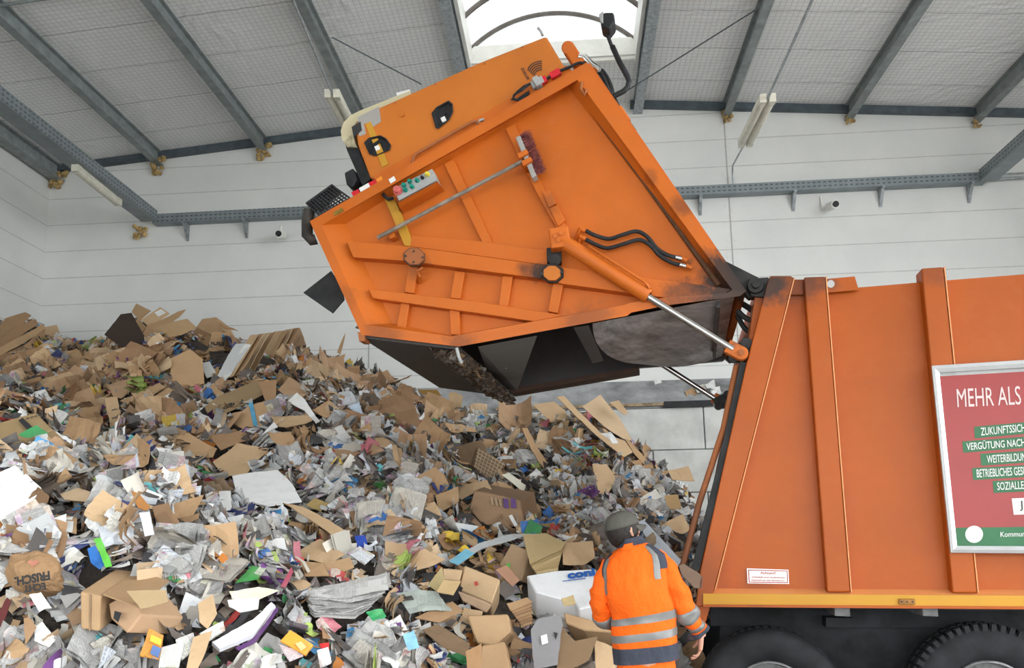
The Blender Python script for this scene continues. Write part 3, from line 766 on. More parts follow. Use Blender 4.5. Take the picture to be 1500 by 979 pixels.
b = MB(); b.tube([T(576, 290, .02), T(569, 292, 0), T(563, 287, .03), T(560, 282, .08)], .016, 8); part('cable', b, M_BLACK, tail, smooth=True)

# reflector strip along the rim
REFL = [(516, 281, 526, 276, M_RED), (527, 275, 541, 267, M_LABEL), (541, 267, 552, 262, M_RED), (552, 262, 560, 257, simple('amber_reflector', (.75, .25, .03), .3, 0, .1, 20))]
for x0, y0, x1, y1, m_ in REFL:
    part('reflector', plate([(x0-1.5, y0+1), (x1-1.5, y1+1), (x1+1.5, y1+7), (x0+1.5, y0+7)], .04, .07), m_, tail)
for x0, y0, x1, y1 in ((806, 109, 820, 101), (790, 118, 800, 112)):
    part('reflector', plate([(x0-2, y0-2), (x1-2, y1-2), (x1+2, y1+6), (x0+2, y0+6)], .04, .07), M_RED, tail)
b = MB(); b.beam(on(779, 127, .06), on(796, 117, .06), .05, .07); b.beam(on(783, 124, .04), on(791, 119, .04), .08, .09); part('junction_box', b, M_GREY, tail, bevel=.008)
b = MB()
for k in range(4):
    b.tube([on(778, 122, .05), on(768 - k, 126 + 2*k, .0), on(758 - 2*k, 134 + 2*k, .02), on(749 + k, 147 - k, .04), on(757 + 2*k, 146 + k, .05), on(775, 134 + k, .06)], .009, 6)
part('cable', b, M_BLACK, tail, smooth=True)
# grab rail on the rim
b = MB(); b.tube([on(604, 239, .05), on(606, 229, .04), on(612, 224, .04), on(690, 179, .04), on(698, 177, .04), on(704, 182, .05)], .013, 8); part('grab_rail', b, M_ORR, tail, smooth=True)
b = MB(); b.tube([on(698, 181, .06), on(704, 176, .06), on(709, 175, .06)], .012, 8); part('grab_rail', b, M_GREY, tail, smooth=True)

# rear lamp with wire guard
lg = MB(); rows_, cols_ = 7, 10
q = [(449, 298), (487, 272), (512, 290), (468, 316)]
def guard(u, v, d): 
    x = (q[0][0]*(1-u)+q[1][0]*u)*(1-v) + (q[3][0]*(1-u)+q[2][0]*u)*v; y = (q[0][1]*(1-u)+q[1][1]*u)*(1-v) + (q[3][1]*(1-u)+q[2][1]*u)*v
    return on(x, y, d)
for i in range(rows_+1): lg.tube([guard(0, i/rows_, .14), guard(.03, i/rows_, .06), guard(.97, i/rows_, .06), guard(1, i/rows_, .14)], .006, 6)
for j in range(cols_+1): lg.tube([guard(j/cols_, 0, .14), guard(j/cols_, .03, .06), guard(j/cols_, .97, .06), guard(j/cols_, 1, .14)], .008, 6)
part('lamp_guard', lg, M_BLACK, tail)
b = MB(); b.prism([guard(.02, .02, .2), guard(.98, .02, .2), guard(.98, .98, .2), guard(.02, .98, .2)], WAX*.05); pass
b = MB(); b.prism([guard(-.03, -.1, .05), guard(1.05, -.12, .05), guard(1.03, .0, .05), guard(-.0, .03, .05)], WAX*.2); part('lamp_visor', b, M_BLACK, tail, bevel=.01)
b = MB(); b.prism([guard(.05, .05, .1), guard(.5, .0, .1), guard(.5, .45, .1), guard(.1, .5, .1)], WAX*.1); part('lamp_lens', b, M_INK, tail, bevel=.01)
b = MB(); b.tube([on(453, 308, .12), on(450, 325, .12), on(450, 345, .12), on(457, 352, .13), on(463, 350, .14)], .05, 10); part('rubber_bumper', b, simple('brown_black_rubber', (.05, .042, .036), .6, 0, .3, 8), tail, smooth=True)

# lifter cover above the rim ------------------------------------------------
cover = part('lifter_cover', plate([(542, 261), (524, 213), (519, 181), (556, 157), (636, 121), (700, 92), (798, 53), (801, 54), (823, 91), (838, 112), (700, 196), (560, 268)], .10, 2.3), M_ORC, tail, bevel=.02)
part('cover_lower_edge', plate([(545, 259), (700, 171), (830, 96), (842, 108), (700, 190), (556, 268)], .08, .12), M_OR, tail)
b = MB(); pts = [(600, 133), (560, 149), (525, 163), (512, 170), (503, 180), (499, 192), (501, 205), (508, 215)]; pin = [(602, 139), (562, 156), (530, 172), (521, 180), (518, 190), (518, 200), (520, 210), (524, 216)]
ra = [on(*p, .14) for p in pts]; rb = [on(*p, .14) for p in pin]
b.rings([[a_, c_, c_ + WAX*2.1, a_ + WAX*2.1] for a_, c_ in zip(ra, rb)]); part('cover_rear_cap', b, M_PCREAM, tail, smooth=True)
part('cover_rear_plate', plate([(499, 192), (519, 205), (543, 262), (531, 272), (509, 222)], .16, 2.2), M_BLACK, tail)
part('rear_lamp', plate([(504, 253), (517, 246), (523, 262), (516, 275), (507, 270)], .12, .3), M_BLACK, tail, bevel=.012)
part('bare_patch', plate([(524, 172), (555, 156), (558, 178), (546, 186), (533, 181), (536, 196), (526, 200)], .096, .101), M_SCUFF, tail)
part('dark_patch', plate([(515, 186), (528, 178), (530, 191), (518, 201)], .094, .101), M_INK, tail)
part('yellow_strip', plate([(535, 181), (543, 178), (569, 240), (560, 245)], .094, .101), M_YEL, tail)
def recess(pts, lp):
    b = MB(); n_ = len(pts); cx = sum(p[0] for p in pts)/n_; cy = sum(p[1] for p in pts)/n_
    o_ = [on(*p, .085) for p in pts]; i_ = [on(cx + (x-cx)*.9, cy + (y-cy)*.9, .08) for x, y in pts]; k_ = [on(cx + (x-cx)*.78 + 1.5, cy + (y-cy)*.78 + 1, .098) for x, y in pts]
    b.loop_band([on(*p, .1) for p in pts], o_); b.loop_band(o_, i_); b.loop_band(i_, k_); b.add(k_, [tuple(range(n_))]); part('latch_recess', b, M_BLACK, tail, bevel=.003)
    x, y = lp; part('latch', plate([(x-6, y-1), (x+4, y-8), (x+6, y-5), (x-3, y+2)], .075, .095), M_BLACK, tail, bevel=.003)
    part('latch_key_plate', plate([(x-3, y+3), (x+3, y), (x+6, y+6), (x, y+9)], .085, .097), M_LABEL, tail)
recess([(632, 166), (639, 157), (657, 147), (663, 152), (664, 164), (658, 176), (642, 189), (638, 187)], (648, 170))
recess([(533, 209), (540, 202), (557, 198), (566, 203), (573, 213), (571, 220), (549, 229), (541, 226)], (551, 212))
b = MB(); b.beam(on(586, 168, .09), on(592, 165, .09), .008, .05); part('sticker', b, M_ORC, tail)
# maker's mark: fan of strokes and lettering
b = MB()
for k in range(5):
    xl, yl, xr, yr = 773.5 + 2.3*k, 103.5 + 1.9*k, 794, 89.5 + 3.1*k; w_ = .72; P_ = []
    for i in range(13):
        a_ = math.pi/2*i/12; P_.append((xr - (xr-xl)*math.cos(a_), yl - (yl-yr)*math.sin(a_)))
    for (x0, y0), (x1, y1) in zip(P_, P_[1:]):
        L = math.hypot(x1-x0, y1-y0); nx, ny = -(y1-y0)/L*w_, (x1-x0)/L*w_
        b.add([T(x0+nx, y0+ny, .093), T(x1+nx, y1+ny, .093), T(x1-nx, y1-ny, .093), T(x0-nx, y0-ny, .093)], [(0, 1, 2, 3)])
text_map(b, 'ZOELLER', T(762.5, 100, .093), T(772.5, 118, .093), T(766.3, 98, .093), .001, .02, -WAX)
part('makers_mark', b, M_INK, tail, fix=False)
b = MB(); b.tube([on(795, 52, .12), on(792, 45, .12), on(788, 41, .12)], .012, 8); part('cover_hook', b, M_GREY, tail, smooth=True)
b = MB(); b.prism([on(580, 136, .5), on(600, 131, .5), on(602, 138, .5), on(582, 142, .5)], WAX*.02); part('sticker', b, M_LABEL, tail)
b = MB()
for x, y in ((579, 150), (637, 122), (710, 92), (765, 68)): b.cyl(on(x, y+1, .1), on(x, y+1, .09), .008, 8)
part('cover_rivet', b, M_ORR, tail)

# top lug, hoses and cylinders over the roof edge ---------------------------------
b = MB(); b.beam(on(832, 70, .15), on(850, 98, .15), .10, .10); b.cyl(on(832, 70, .08), on(832, 70, .24), .055, 16); part('roof_lug', b, M_OR, tail, bevel=.01)
b = MB(); b.tube([on(848, 84, .12), on(856, 84, .12), on(868, 97, .12), on(878, 103, .12)], [.03, .028, .034, .03], 12); part('hose_fitting', b, M_CHR, tail, smooth=True)
def hose(pts, d, r=.016, mat=M_RUB, name='hydraulic_hose'):
    ctrl = [on(x, y, d if not isinstance(d, (list, tuple)) else d[i]) for i, (x, y) in enumerate(pts)]
    out = []
    for i in range(len(ctrl)-1):
        p0, p1, p2, p3 = ctrl[max(i-1, 0)], ctrl[i], ctrl[i+1], ctrl[min(i+2, len(ctrl)-1)]
        for k in range(6):
            t = k/6; out.append(.5*((2*p1) + (p2-p0)*t + (2*p0-5*p1+4*p2-p3)*t*t + (3*p1-p0-3*p2+p3)*t**3))
    out.append(ctrl[-1]); b = MB(); b.tube(out, r, 8); return part(name, b, mat, tail, smooth='all')
hose([(858, 95), (872, 100), (884, 115), (892, 138), (902, 155)], .2, .02)
hose([(862, 103), (876, 112), (884, 130), (896, 150)], .15, .018)
hose([(866, 96), (882, 104), (893, 122), (900, 145), (912, 168)], .35, .02)
hose([(800, 116), (815, 106), (835, 98), (850, 92), (862, 97)], .06, .012)
b = MB(); b.tube([on(876, 118, .3), on(894, 150, .3)], .06, 12); part('roof_cylinder', b, M_BLKSTEEL, tail, smooth=True)
b = MB(); b.tube([on(896, 150, .12), on(906, 166, .12)], .03, 10); part('blue_fitting', b, simple('blue_fitting_paint', (.03, .09, .25), .4, 0, .1, 20), tail, smooth=True)
b = MB(); b.tube([on(905, 160, .1), on(918, 180, .1)], .04, 10); part('roof_fitting', b, M_OR, tail, smooth=True)
b = MB(); b.tube([on(916, 176, .1), on(928, 193, .1)], .028, 10); part('hose_fitting', b, M_CHR, tail, smooth=True)
# camera head on its bent arm
b = MB(); b.tube([on(886, 42, .1), on(892, 57, .1), on(897, 70, .1)], .016, 8); b.tube([on(897, 68, .1), on(908, 92, .1), on(919, 112, .1), on(921.5, 119, .1), on(919, 128, .1), on(913, 134, .1), on(901, 140, .1), on(894, 147, .1)], .023, 10); part('camera_arm', b, M_BLACK, tail, smooth='all')
b = MB(); b.prism([on(878, 23, -.0), on(885, 17, -.0), on(899, 17, -.0), on(901, 31, -.0), on(892, 43, -.0), on(881, 38, -.0)], WAX*.16); part('reversing_camera', b, M_BLACK, tail, bevel=.02, seg=3)
b = MB(); b.prism([on(877.5, 24, .02), on(884, 19, .02), on(884, 37, .02), on(880, 36, .02)], WAX*-.03); part('camera_visor', b, M_GREY, tail, bevel=.006)

# tailgate lift cylinder, near and far --------------------------------------------
def lift(dd):
    p0, p1, p2, p3 = on(822, 353, dd), on(950, 435, dd), on(953, 437, dd), on(1074, 512, dd)
    ax = (p3-p0).normalized(); pv = ax.cross(WAX).normalized()
    cy = empty('lift_cylinder', p1 - truck.location); cy.parent = truck
    L = (p1-p0).length
    b = MB(); b.lathe([(.001, 0), (.058, 0), (.06, .01), (.06, L*.985), (.052, L), (.034, L)], p0, ax, 24); part('barrel', b, M_OR, cy, smooth=True)
    b = MB(); b.cyl(p1, p3, .028, 20); part('rod', b, M_CHR, cy, smooth=True)
    b = MB(); b.box(on(820, 351, dd-.0), (.16, .12, .17), Matrix.Rotation(-.1, 3, 'Y')); part('barrel_head', b, M_OR, cy, bevel=.015)
    b = MB()
    for x, y in ((813, 346), (822, 342), (818, 352)): b.cyl(on(x, y, dd-.085), on(x, y, dd-.05), .016, 6)
    part('head_bolt', b, M_OR, cy)
    b = MB(); c0, c1 = on(1065, 506, dd-.02), on(1086, 517, dd-.02)
    w_ = .052; ax2 = (c1-c0).normalized(); pv2 = ax2.cross(WAX).normalized()
    pts = [c0 + pv2*w_, c0 - pv2*w_] + [c1 + (ax2*math.sin(a) - pv2*math.cos(a))*w_ for a in np.linspace(0, math.pi, 9)]
    b.prism(pts, WAX*.07); part('rod_eye', b, M_OR, cy, bevel=.008)
    b = MB(); b.cyl(on(1086, 516, dd-.05), on(1086, 516, dd+.12), .022, 16); part('pin', b, M_ORR, cy, smooth=True)
    b = MB(); b.tube([on(862, 361, dd-.055), on(905, 388, dd-.06), on(944, 413, dd-.06), on(951, 421, dd-.05), on(949, 429, dd-.03)], .012, 8); part('feed_pipe', b, M_OR, cy, smooth='all')
lift(-.04); lift(2.36)
for dd in (.06, 2.3):
    b = MB(); b.prism([on(1062, 512, dd), on(1086, 500, dd), on(1100, 505, dd), on(1096, 528, dd), on(1075, 530, dd)], WAX*.06)
    b.cyl(on(1093, 503, dd-.02), on(1093, 503, dd+.05), .045, 16); b.cyl(on(1075, 525, dd-.02), on(1075, 525, dd+.05), .04, 16)
    part('cylinder_mount', b, M_BLKSTEEL, bevel=.004)
    b = MB(); b.prism([on(1058, 380, dd+.05), on(1112, 407, dd+.05), on(1118, 430, dd+.05), on(1098, 437, dd+.05), on(1090, 430, dd+.05)], WAX*.08); part('hinge_arm', b, M_BLKSTEEL, tail, bevel=.004)
    b = MB(); b.prism([on(1096, 408, dd), on(1126, 406, dd), on(1124, 436, dd), on(1100, 434, dd)], WAX*.05); part('hinge_lug', b, M_BLKSTEEL, bevel=.006)
    b = MB(); b.lathe([(.001, -.03), (.028, -.03), (.03, -.02), (.03, 0), (.058, 0), (.062, .02), (.062, .2)], on(1107, 418, dd-.03), WAX, 24); part('hinge_pin', b, M_BLKSTEEL, smooth=True)
# hoses on the side panel
hose([(858, 338), (872, 345), (892, 350), (912, 344), (932, 339), (948, 347), (962, 364), (978, 374), (994, 378)], .05, .017)
hose([(858, 351), (872, 358), (890, 363.5), (915, 357), (936, 351.5), (952, 359), (966, 374), (984, 385), (1000, 389)], .05, .017)
for x0, y0, x1, y1, m_ in ((848, 334, 858, 339, M_OR), (849, 346, 858, 351, M_OR), (990, 377, 999, 379.5, M_CHR), (999, 379, 1007, 382, M_OR), (996, 388, 1005, 390.5, M_CHR), (1005, 390, 1014, 393, M_OR)):
    b = MB(); b.cyl(on(x0, y0, .05), on(x1, y1, .05), .02, 10); part('hose_fitting', b, m_, tail, smooth=True)
b = MB(); b.cyl(on(843, 353, .1), on(851, 333, .04), .018, 10); b.cyl(on(846, 362, .1), on(852, 344, .04), .018, 10); part('pipe_stub', b, M_OR, tail, smooth=True)
hose([(1082, 442), (1098, 452), (1110, 462), (1116, 470)], .45, .025); hose([(1080, 462), (1090, 480), (1102, 488), (1116, 484)], .45, .022); hose([(1080, 455), (1092, 466), (1104, 470), (1118, 466)], .3, .022)

# mud flaps, dirt caught on the hopper lip
def flap(pts, d, name='mud_flap'):
    b = MB(); b.prism([T(x, y, d) for x, y in pts], WAX*.015); return part(name, b, M_RUB, tail)
flap([(444, 429), (485, 397), (500, 420), (504, 439), (487, 459)], .18)
flap([(549, 499), (563, 496), (592, 512), (581, 524)], .9)
part('hopper_lip', plate([(524, 486), (534, 488), (534, 500), (526, 500)], .0, .12), M_ORR, tail)
b = MB(); b.tube([on(669, 510, .02), on(672, 523, .02), on(676, 532, .06)], .014, 8); part('lip_hook', b, M_GREY, tail, smooth=True)
rs = random.Random(5); b = MB()
for k in range(1300):
    u, v = rs.random(), rs.random()**.8
    p = T(672 - 46*u, 507 - 6*u + 3) + WAX*(.05 + 2.3*v) + Vector((0, 0, rs.uniform(-.09, .0)*(1 - .6*u)))
    L = rs.uniform(.03, .09); R = Matrix.Rotation(rs.uniform(0, 6.3), 3, 'Z') @ Matrix.Rotation(rs.uniform(-1, 1), 3, 'X') @ Matrix.Rotation(rs.uniform(-.9, .9), 3, 'Y')
    b.box(p, (L, L*rs.uniform(.3, .8), .008), R, 0 if rs.random() < .7 else (1 if rs.random() < .6 else 2))
tag(part('caught_paper_scraps', b, [simple('damp_brown_pulp', (.10, .07, .05), .9, 0, .3, 14), simple('grey_pulp', (.22, .19, .17), .9, 0, .3, 14), simple('torn_kraft_pulp', (.24, .15, .08), .9, 0, .3, 14)], tail, fix=False), kind='stuff')

# push broom carried in the holders on the tailgate
broom = empty('push_broom', T(700, 272, .0)); tag(broom, 'long broom with red bristles hung on the raised tailgate side', 'broom')
b = MB(); b.cyl(T(553, 348.5, -.0), T(766, 236, -.03), .017, 12); build('handle', b, simple('grey_wood_handle', (.24, .20, .16), .7, 0, .25, 9), broom, smooth=True)
b = MB(); b.prism([T(755, 201, -.05), T(762, 198, -.05), T(786, 257, -.05), T(779, 261, -.05)], WAX*.09); build('broom_head', b, M_SCUFF, broom, bevel=.006)
b = MB(); rs = random.Random(3)
for k in range(900):
    t = rs.random(); d0 = rs.uniform(-.05, .04)
    x, y = 761 + 24*t, 199 + 58*t
    p = T(x, y, d0); q_ = T(x + rs.uniform(8, 17), y - rs.uniform(1, 8) - 2, d0 + rs.uniform(-.03, .03))
    dd = (q_-p); s_ = Vector((rs.uniform(-1, 1), rs.uniform(-1, 1), rs.uniform(-1, 1))).normalized()*.003
    b.add([p - s_, p + s_, q_ + s_*.5, q_ - s_*.5], [(0, 1, 2, 3)])
build('bristles', b, simple('maroon_bristle', (.23, .06, .055), .7, 0, .4, 30), broom, fix=False)

# ================================================================== the waste pile
# crest: (photo column, photo row, distance) -> 3-D points; foot: where the heap meets the floor
CREST = [(-160, 480, 15.4), (0, 475, 15.4), (60, 474, 15.4), (95, 505, 15.2), (150, 512, 15.2), (195, 470, 15.2), (250, 475, 15.2), (300, 495, 15.1), (360, 500, 15), (420, 505, 14.9), (450, 515, 14.8), (520, 540, 14.5), (560, 548, 14.3), (640, 588, 13.8), (720, 615, 13.3), (800, 612, 13), (850, 606, 12.6), (900, 625, 12.2), (935, 665, 11.8), (960, 698, 11.4), (1000, 712, 10.9), (1025, 752, 10.4), (1045, 790, 10.2), (1075, 830, 10)]
ca, cyd, cz_ = [], [], []
for px, py, Y in CREST:
    P = at_y(px, py, Y); ca.append(P.x/P.y); cyd.append(Y); cz_.append(P.z - .06)
FOOT = [(-160, 3.4), (0, 3.7), (300, 4.2), (600, 4.9), (800, 5.9), (900, 6.5), (980, 7.2), (1030, 8.6), (1075, 9.2)]
fa, fy = [], []
for px, Y in FOOT:
    P = at_y(px, 979, Y); fa.append(P.x/P.y); fy.append(Y)
def pile_arr(X, Y):
    a = X/np.maximum(Y, .1)
    yc = np.interp(a, ca, cyd); zc = np.interp(a, ca, cz_); yb = np.interp(a, fa, fy)
    t = (Y-yb)/(yc-yb)
    tt = np.clip(t, 0, 1)
    z = zc*(0.20*np.clip(tt*9, 0, 1)**.7 + .80*tt**1.02)
    z = z + zc*.05*np.sin(tt*math.pi*2.3 + a*9)*np.clip(tt*5, 0, 1)*np.clip((1-tt)*6, 0, 1)
    z = np.where(t > 1, zc - (Y-yc)*.28, z)
    z = np.where(t < 0, -.02 + t*2, z)
    lim = np.interp(Y, [5, 8.9, 9.4, 17], [ca[-1]-.06, ca[-1]-.045, ca[-1]+.02, ca[-1]+.06])
    z = z - np.clip((a - lim)*14, 0, 8)
    return z
def lump(x, y):
    return (noise.noise((x*.55, y*.55, 3.1))*.17 + noise.noise((x*1.6, y*1.6, 7.7))*.12 + noise.noise((x*4.2, y*4.2, 1.7))*.05)
def pile_z(x, y):
    z = float(pile_arr(np.array([x]), np.array([y]))[0])
    return z + lump(x, y)*min(1, max(0, z*1.5))
GX0, GX1, GY0, GY1, GS = XL+.02, 4.6, 3.2, 16.2, .13
gx = np.arange(GX0, GX1, GS); gy = np.arange(GY0, GY1, GS)
GXm, GYm = np.meshgrid(gx, gy)
GZ = pile_arr(GXm, GYm)
LU = np.array([[lump(x, y) for x in gx] for y in gy])
GZ = GZ + LU*np.clip(GZ*1.5, 0, 1)
def hz(x, y):
    i = min(max((x-GX0)/GS, 0), len(gx)-1.001); j = min(max((y-GY0)/GS, 0), len(gy)-1.001)
    a, b_ = int(i), int(j); u, v = i-a, j-b_
    return GZ[b_, a]*(1-u)*(1-v) + GZ[b_, a+1]*u*(1-v) + GZ[b_+1, a]*(1-u)*v + GZ[b_+1, a+1]*u*v
def hn(x, y, e=.25):
    return Vector((-(hz(x+e, y)-hz(x-e, y))/(2*e), -(hz(x, y+e)-hz(x, y-e))/(2*e), 1)).normalized()
def hit(px, py):
    for k in range(60):
        P = hit0(px, py + 3*k)
        if P is not None:
            if k == 0: return P
            return at_y(px, py, P.y)
    return None
def hit0(px, py):
    """first point of the heap behind a picture point"""
    d = ray(px, py); d = d/d.y; t = 3.4; prev = None
    while t < 16.2:
        P = CAM_O + d*t
        if P.z < hz(P.x, P.y): 
            lo, hi = t-.08, t
            for _ in range(10):
                m_ = (lo+hi)/2; Q = CAM_O + d*m_
                if Q.z < hz(Q.x, Q.y): hi = m_
                else: lo = m_
            return CAM_O + d*hi
        t += .08
    return None

M_CORE = NT('gap_shade_core'); _p = M_CORE.geo()
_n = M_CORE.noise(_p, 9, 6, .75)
M_CORE.set(col=M_CORE.mix(M_CORE.ramp(_n, .35, .7), (.02, .017, .015), (.09, .072, .058)), rough=.9)  # near-black colour makes the gaps between scraps read as shade
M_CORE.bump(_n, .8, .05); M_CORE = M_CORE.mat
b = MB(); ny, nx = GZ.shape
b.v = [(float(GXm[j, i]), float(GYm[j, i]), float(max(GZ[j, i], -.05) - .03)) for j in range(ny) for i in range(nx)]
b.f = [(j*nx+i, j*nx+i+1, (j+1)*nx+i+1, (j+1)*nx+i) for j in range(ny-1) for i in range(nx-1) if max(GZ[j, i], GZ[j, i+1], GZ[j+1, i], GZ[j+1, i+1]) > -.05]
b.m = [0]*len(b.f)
tag(build('waste_heap', b, M_CORE, smooth='all', fix=False), 'core of the waste paper pile, coloured dark as shade under the loose sheets', 'waste pile', None, 'stuff')

# ---------------------------------------------------------------- paper and card materials
def attr(m, name):
    x = m.n('Attribute'); x.attribute_name = name; return x
def paper_mat(name, card=False):
    """colour per sheet, print laid out in the sheet's own metres (attribute puv: u, v, kind)"""
    m = NT(name); c = attr(m, 'tint').outputs['Color']; uv = attr(m, 'puv').outputs['Vector']
    u, v, k = m.sep(uv)
    info = m.n('ObjectInfo').outputs['Random']
    if card:
        n1 = m.noise(uv, 5, 5, .65); n2 = m.noise(uv, 40, 3, .6)
        fl = m.math('FRACT', m.math('DIVIDE', u, .011))
        c = m.mix(m.math('MULTIPLY', m.ramp(n1, .35, .75), .3), c, m.mix(1.0, c, (.70, .66, .62), 'MULTIPLY'))
        c = m.mix(m.math('MULTIPLY', m.math('LESS_THAN', fl, .3), .10), c, (.1, .06, .03))
        c = m.mix(m.math('MULTIPLY', m.ramp(n2, .62, .78), .3), c, (.16, .1, .06))
        c = m.mix(m.math('MULTIPLY', info, .2), c, m.mix(1.0, c, (.70, .67, .66), 'MULTIPLY'))
        m.set(col=c, rough=.8, spec=.2)
        m.bump(m.math('ADD', m.math('MULTIPLY', n1, 1.0), m.math('MULTIPLY', fl, .08)), .25, .02)
        return m.mat
    # text rows
    row = m.math('DIVIDE', v, .009); fr = m.math('FRACT', row)
    wv = m.n('CombineXYZ'); m.link(m.math('MULTIPLY', u, 130.0), wv.inputs[0]); m.link(m.math('FLOOR', row), wv.inputs[1]); m.link(k, wv.inputs[2])
    w = m.n('TexWhiteNoise', noise_dimensions='3D')
    fv = m.n('VectorMath', operation='FLOOR'); m.link(wv.outputs[0], fv.inputs[0]); m.link(fv.outputs[0], w.inputs['Vector'])
    word = m.math('MULTIPLY', m.math('LESS_THAN', fr, .55), m.math('GREATER_THAN', w.outputs['Value'], .22))
    col_gap = m.math('GREATER_THAN', m.math('FRACT', m.math('DIVIDE', u, .058)), .12)
    big = m.n('Combinexyz' if False else 'CombineXYZ'); m.link(m.math('DIVIDE', u, .085), big.inputs[0]); m.link(m.math('DIVIDE', v, .065), big.inputs[1]); m.link(m.math('MULTIPLY', k, 31.7), big.inputs[2])
    fb = m.n('VectorMath', operation='FLOOR'); m.link(big.outputs[0], fb.inputs[0])
    wb_ = m.n('TexWhiteNoise', noise_dimensions='3D'); m.link(fb.outputs[0], wb_.inputs['Vector'])
    has_text = m.math('GREATER_THAN', k, .42)
    txt = m.math('MULTIPLY', m.math('MULTIPLY', word, col_gap), has_text)
    txt = m.math('MULTIPLY', txt, m.math('LESS_THAN', wb_.outputs['Value'], .72))
    c = m.mix(m.math('MULTIPLY', txt, .42), c, (.09, .09, .10))
    # picture blocks on the coloured prints
    pic = m.math('MULTIPLY', m.math('GREATER_THAN', k, .62), m.math('GREATER_THAN', wb_.outputs['Value'], .70))
    pn = m.noise(uv, 32, 4, .6)
    hs = m.n('HueSaturation'); hs.inputs['Saturation'].default_value = .5; hs.inputs['Value'].default_value = .42
    m.link(wb_.outputs['Color'], hs.inputs['Color'])
    pc = m.mix(m.ramp(pn, .4, .62), hs.outputs[0], m.mix(.5, hs.outputs[0], (.75, .7, .62)))
    c = m.mix(m.math('MULTIPLY', pic, .9), c, pc)
    n1 = m.noise(uv, 9, 4, .6)
    c = m.mix(m.math('MULTIPLY', m.ramp(n1, .5, .8), .22), c, (.36, .31, .26))
    m.set(col=c, rough=.62, spec=.25)
    m.bump(n1, .25, .02)
    return m.mat
M_PAPER = paper_mat('waste_paper'); M_CARD = paper_mat('corrugated_cardboard', True)

def set_sheet_attrs(me, tint, puv, per_vert_tint=None):
    a = me.attributes.new('tint', 'FLOAT_COLOR', 'POINT'); n_ = len(me.vertices)
    t = per_vert_tint if per_vert_tint is not None else np.tile(np.array([*tint, 1.0]), (n_, 1))
    a.data.foreach_set('color', np.asarray(t, dtype=np.float32).ravel())
    a = me.attributes.new('puv', 'FLOAT_VECTOR', 'POINT'); a.data.foreach_set('vector', np.asarray(puv, dtype=np.float32).ravel())

WHITES = [tuple(.9*k for k in c) for c in [(.50, .49, .47), (.78, .78, .76), (.70, .71, .71), (.72, .69, .62), (.60, .62, .65), (.84, .84, .82), (.64, .60, .52), (.56, .57, .57), (.66, .69, .74)]]
NEWS = [(.44, .43, .41), (.38, .375, .36), (.50, .49, .47), (.33, .33, .32), (.42, .39, .34), (.30, .29, .28)]
BROWNS = [(.48, .315, .175), (.43, .275, .15), (.56, .39, .23), (.38, .235, .13), (.46, .30, .18), (.60, .44, .28), (.32, .195, .11)]
GAP_DARKS = [(.10, .09, .085), (.15, .125, .11), (.075, .072, .075), (.19, .15, .12)]  # dark scrap tints that stand in for shaded crevices in the pile
COLOURS = [(.05, .16, .42), (.09, .32, .60), (.50, .06, .05), (.06, .28, .10), (.62, .42, .05), (.55, .20, .04), (.20, .08, .26), (.12, .42, .45), (.62, .20, .24), (.42, .55, .14), (.05, .07, .22)]
# ---------------------------------------------------------------- the loose scraps nobody could count
def in_zone_brown(px, py):
    """how much of the heap is cardboard here (upper left of the heap and its lower right are)"""
    z1 = math.exp(-(((px-230)/200)**2 + ((py-550)/80)**2)); z2 = .6*math.exp(-(((px-720)/130)**2 + ((py-810)/110)**2)); z3 = .6*math.exp(-(((px-880)/80)**2 + ((py-640)/60)**2))
    z4 = .8*math.exp(-(((px-40)/90)**2 + ((py-500)/50)**2))
    return min(.85, .19 + .68*max(z1, z2, z3, z4))
# ---------------------------------------------------------------- single sheets traced from the photograph
MASK = np.zeros((1100, 1700), bool)      # picture area taken by traced pieces (offset 100)
def cover(pts, grow=1.0):
    P_ = np.array(pts, float); c = P_.mean(0); P_ = c + (P_-c)*grow + 100
    x0, y0 = np.floor(P_.min(0)).astype(int); x1, y1 = np.ceil(P_.max(0)).astype(int)
    x0, y0, x1, y1 = max(x0, 0), max(y0, 0), min(x1, 1699), min(y1, 1099)
    if x1 <= x0 or y1 <= y0: return
    X, Y = np.meshgrid(np.arange(x0, x1+1), np.arange(y0, y1+1)); inside = np.zeros(X.shape, bool); n_ = len(P_)
    for i in range(n_):
        (ax, ay), (bx, by) = P_[i], P_[(i+1) % n_]
        if ay == by: continue
        inside ^= ((ay > Y) != (by > Y)) & (X < (bx-ax)*(Y-ay)/(by-ay) + ax)
    MASK[y0:y1+1, x0:x1+1] |= inside
def covered(px, py):
    x, y = int(px)+100, int(py)+100
    return 0 <= x < 1700 and 0 <= y < 1100 and MASK[y, x]
PLANE = {}
MANUAL = []            # (px, py, short name) landmarks for the labels of the rest
def smooth_noise(u, v, s): return noise.noise((u*1.7 + s, v*1.7 - s, s*.37))
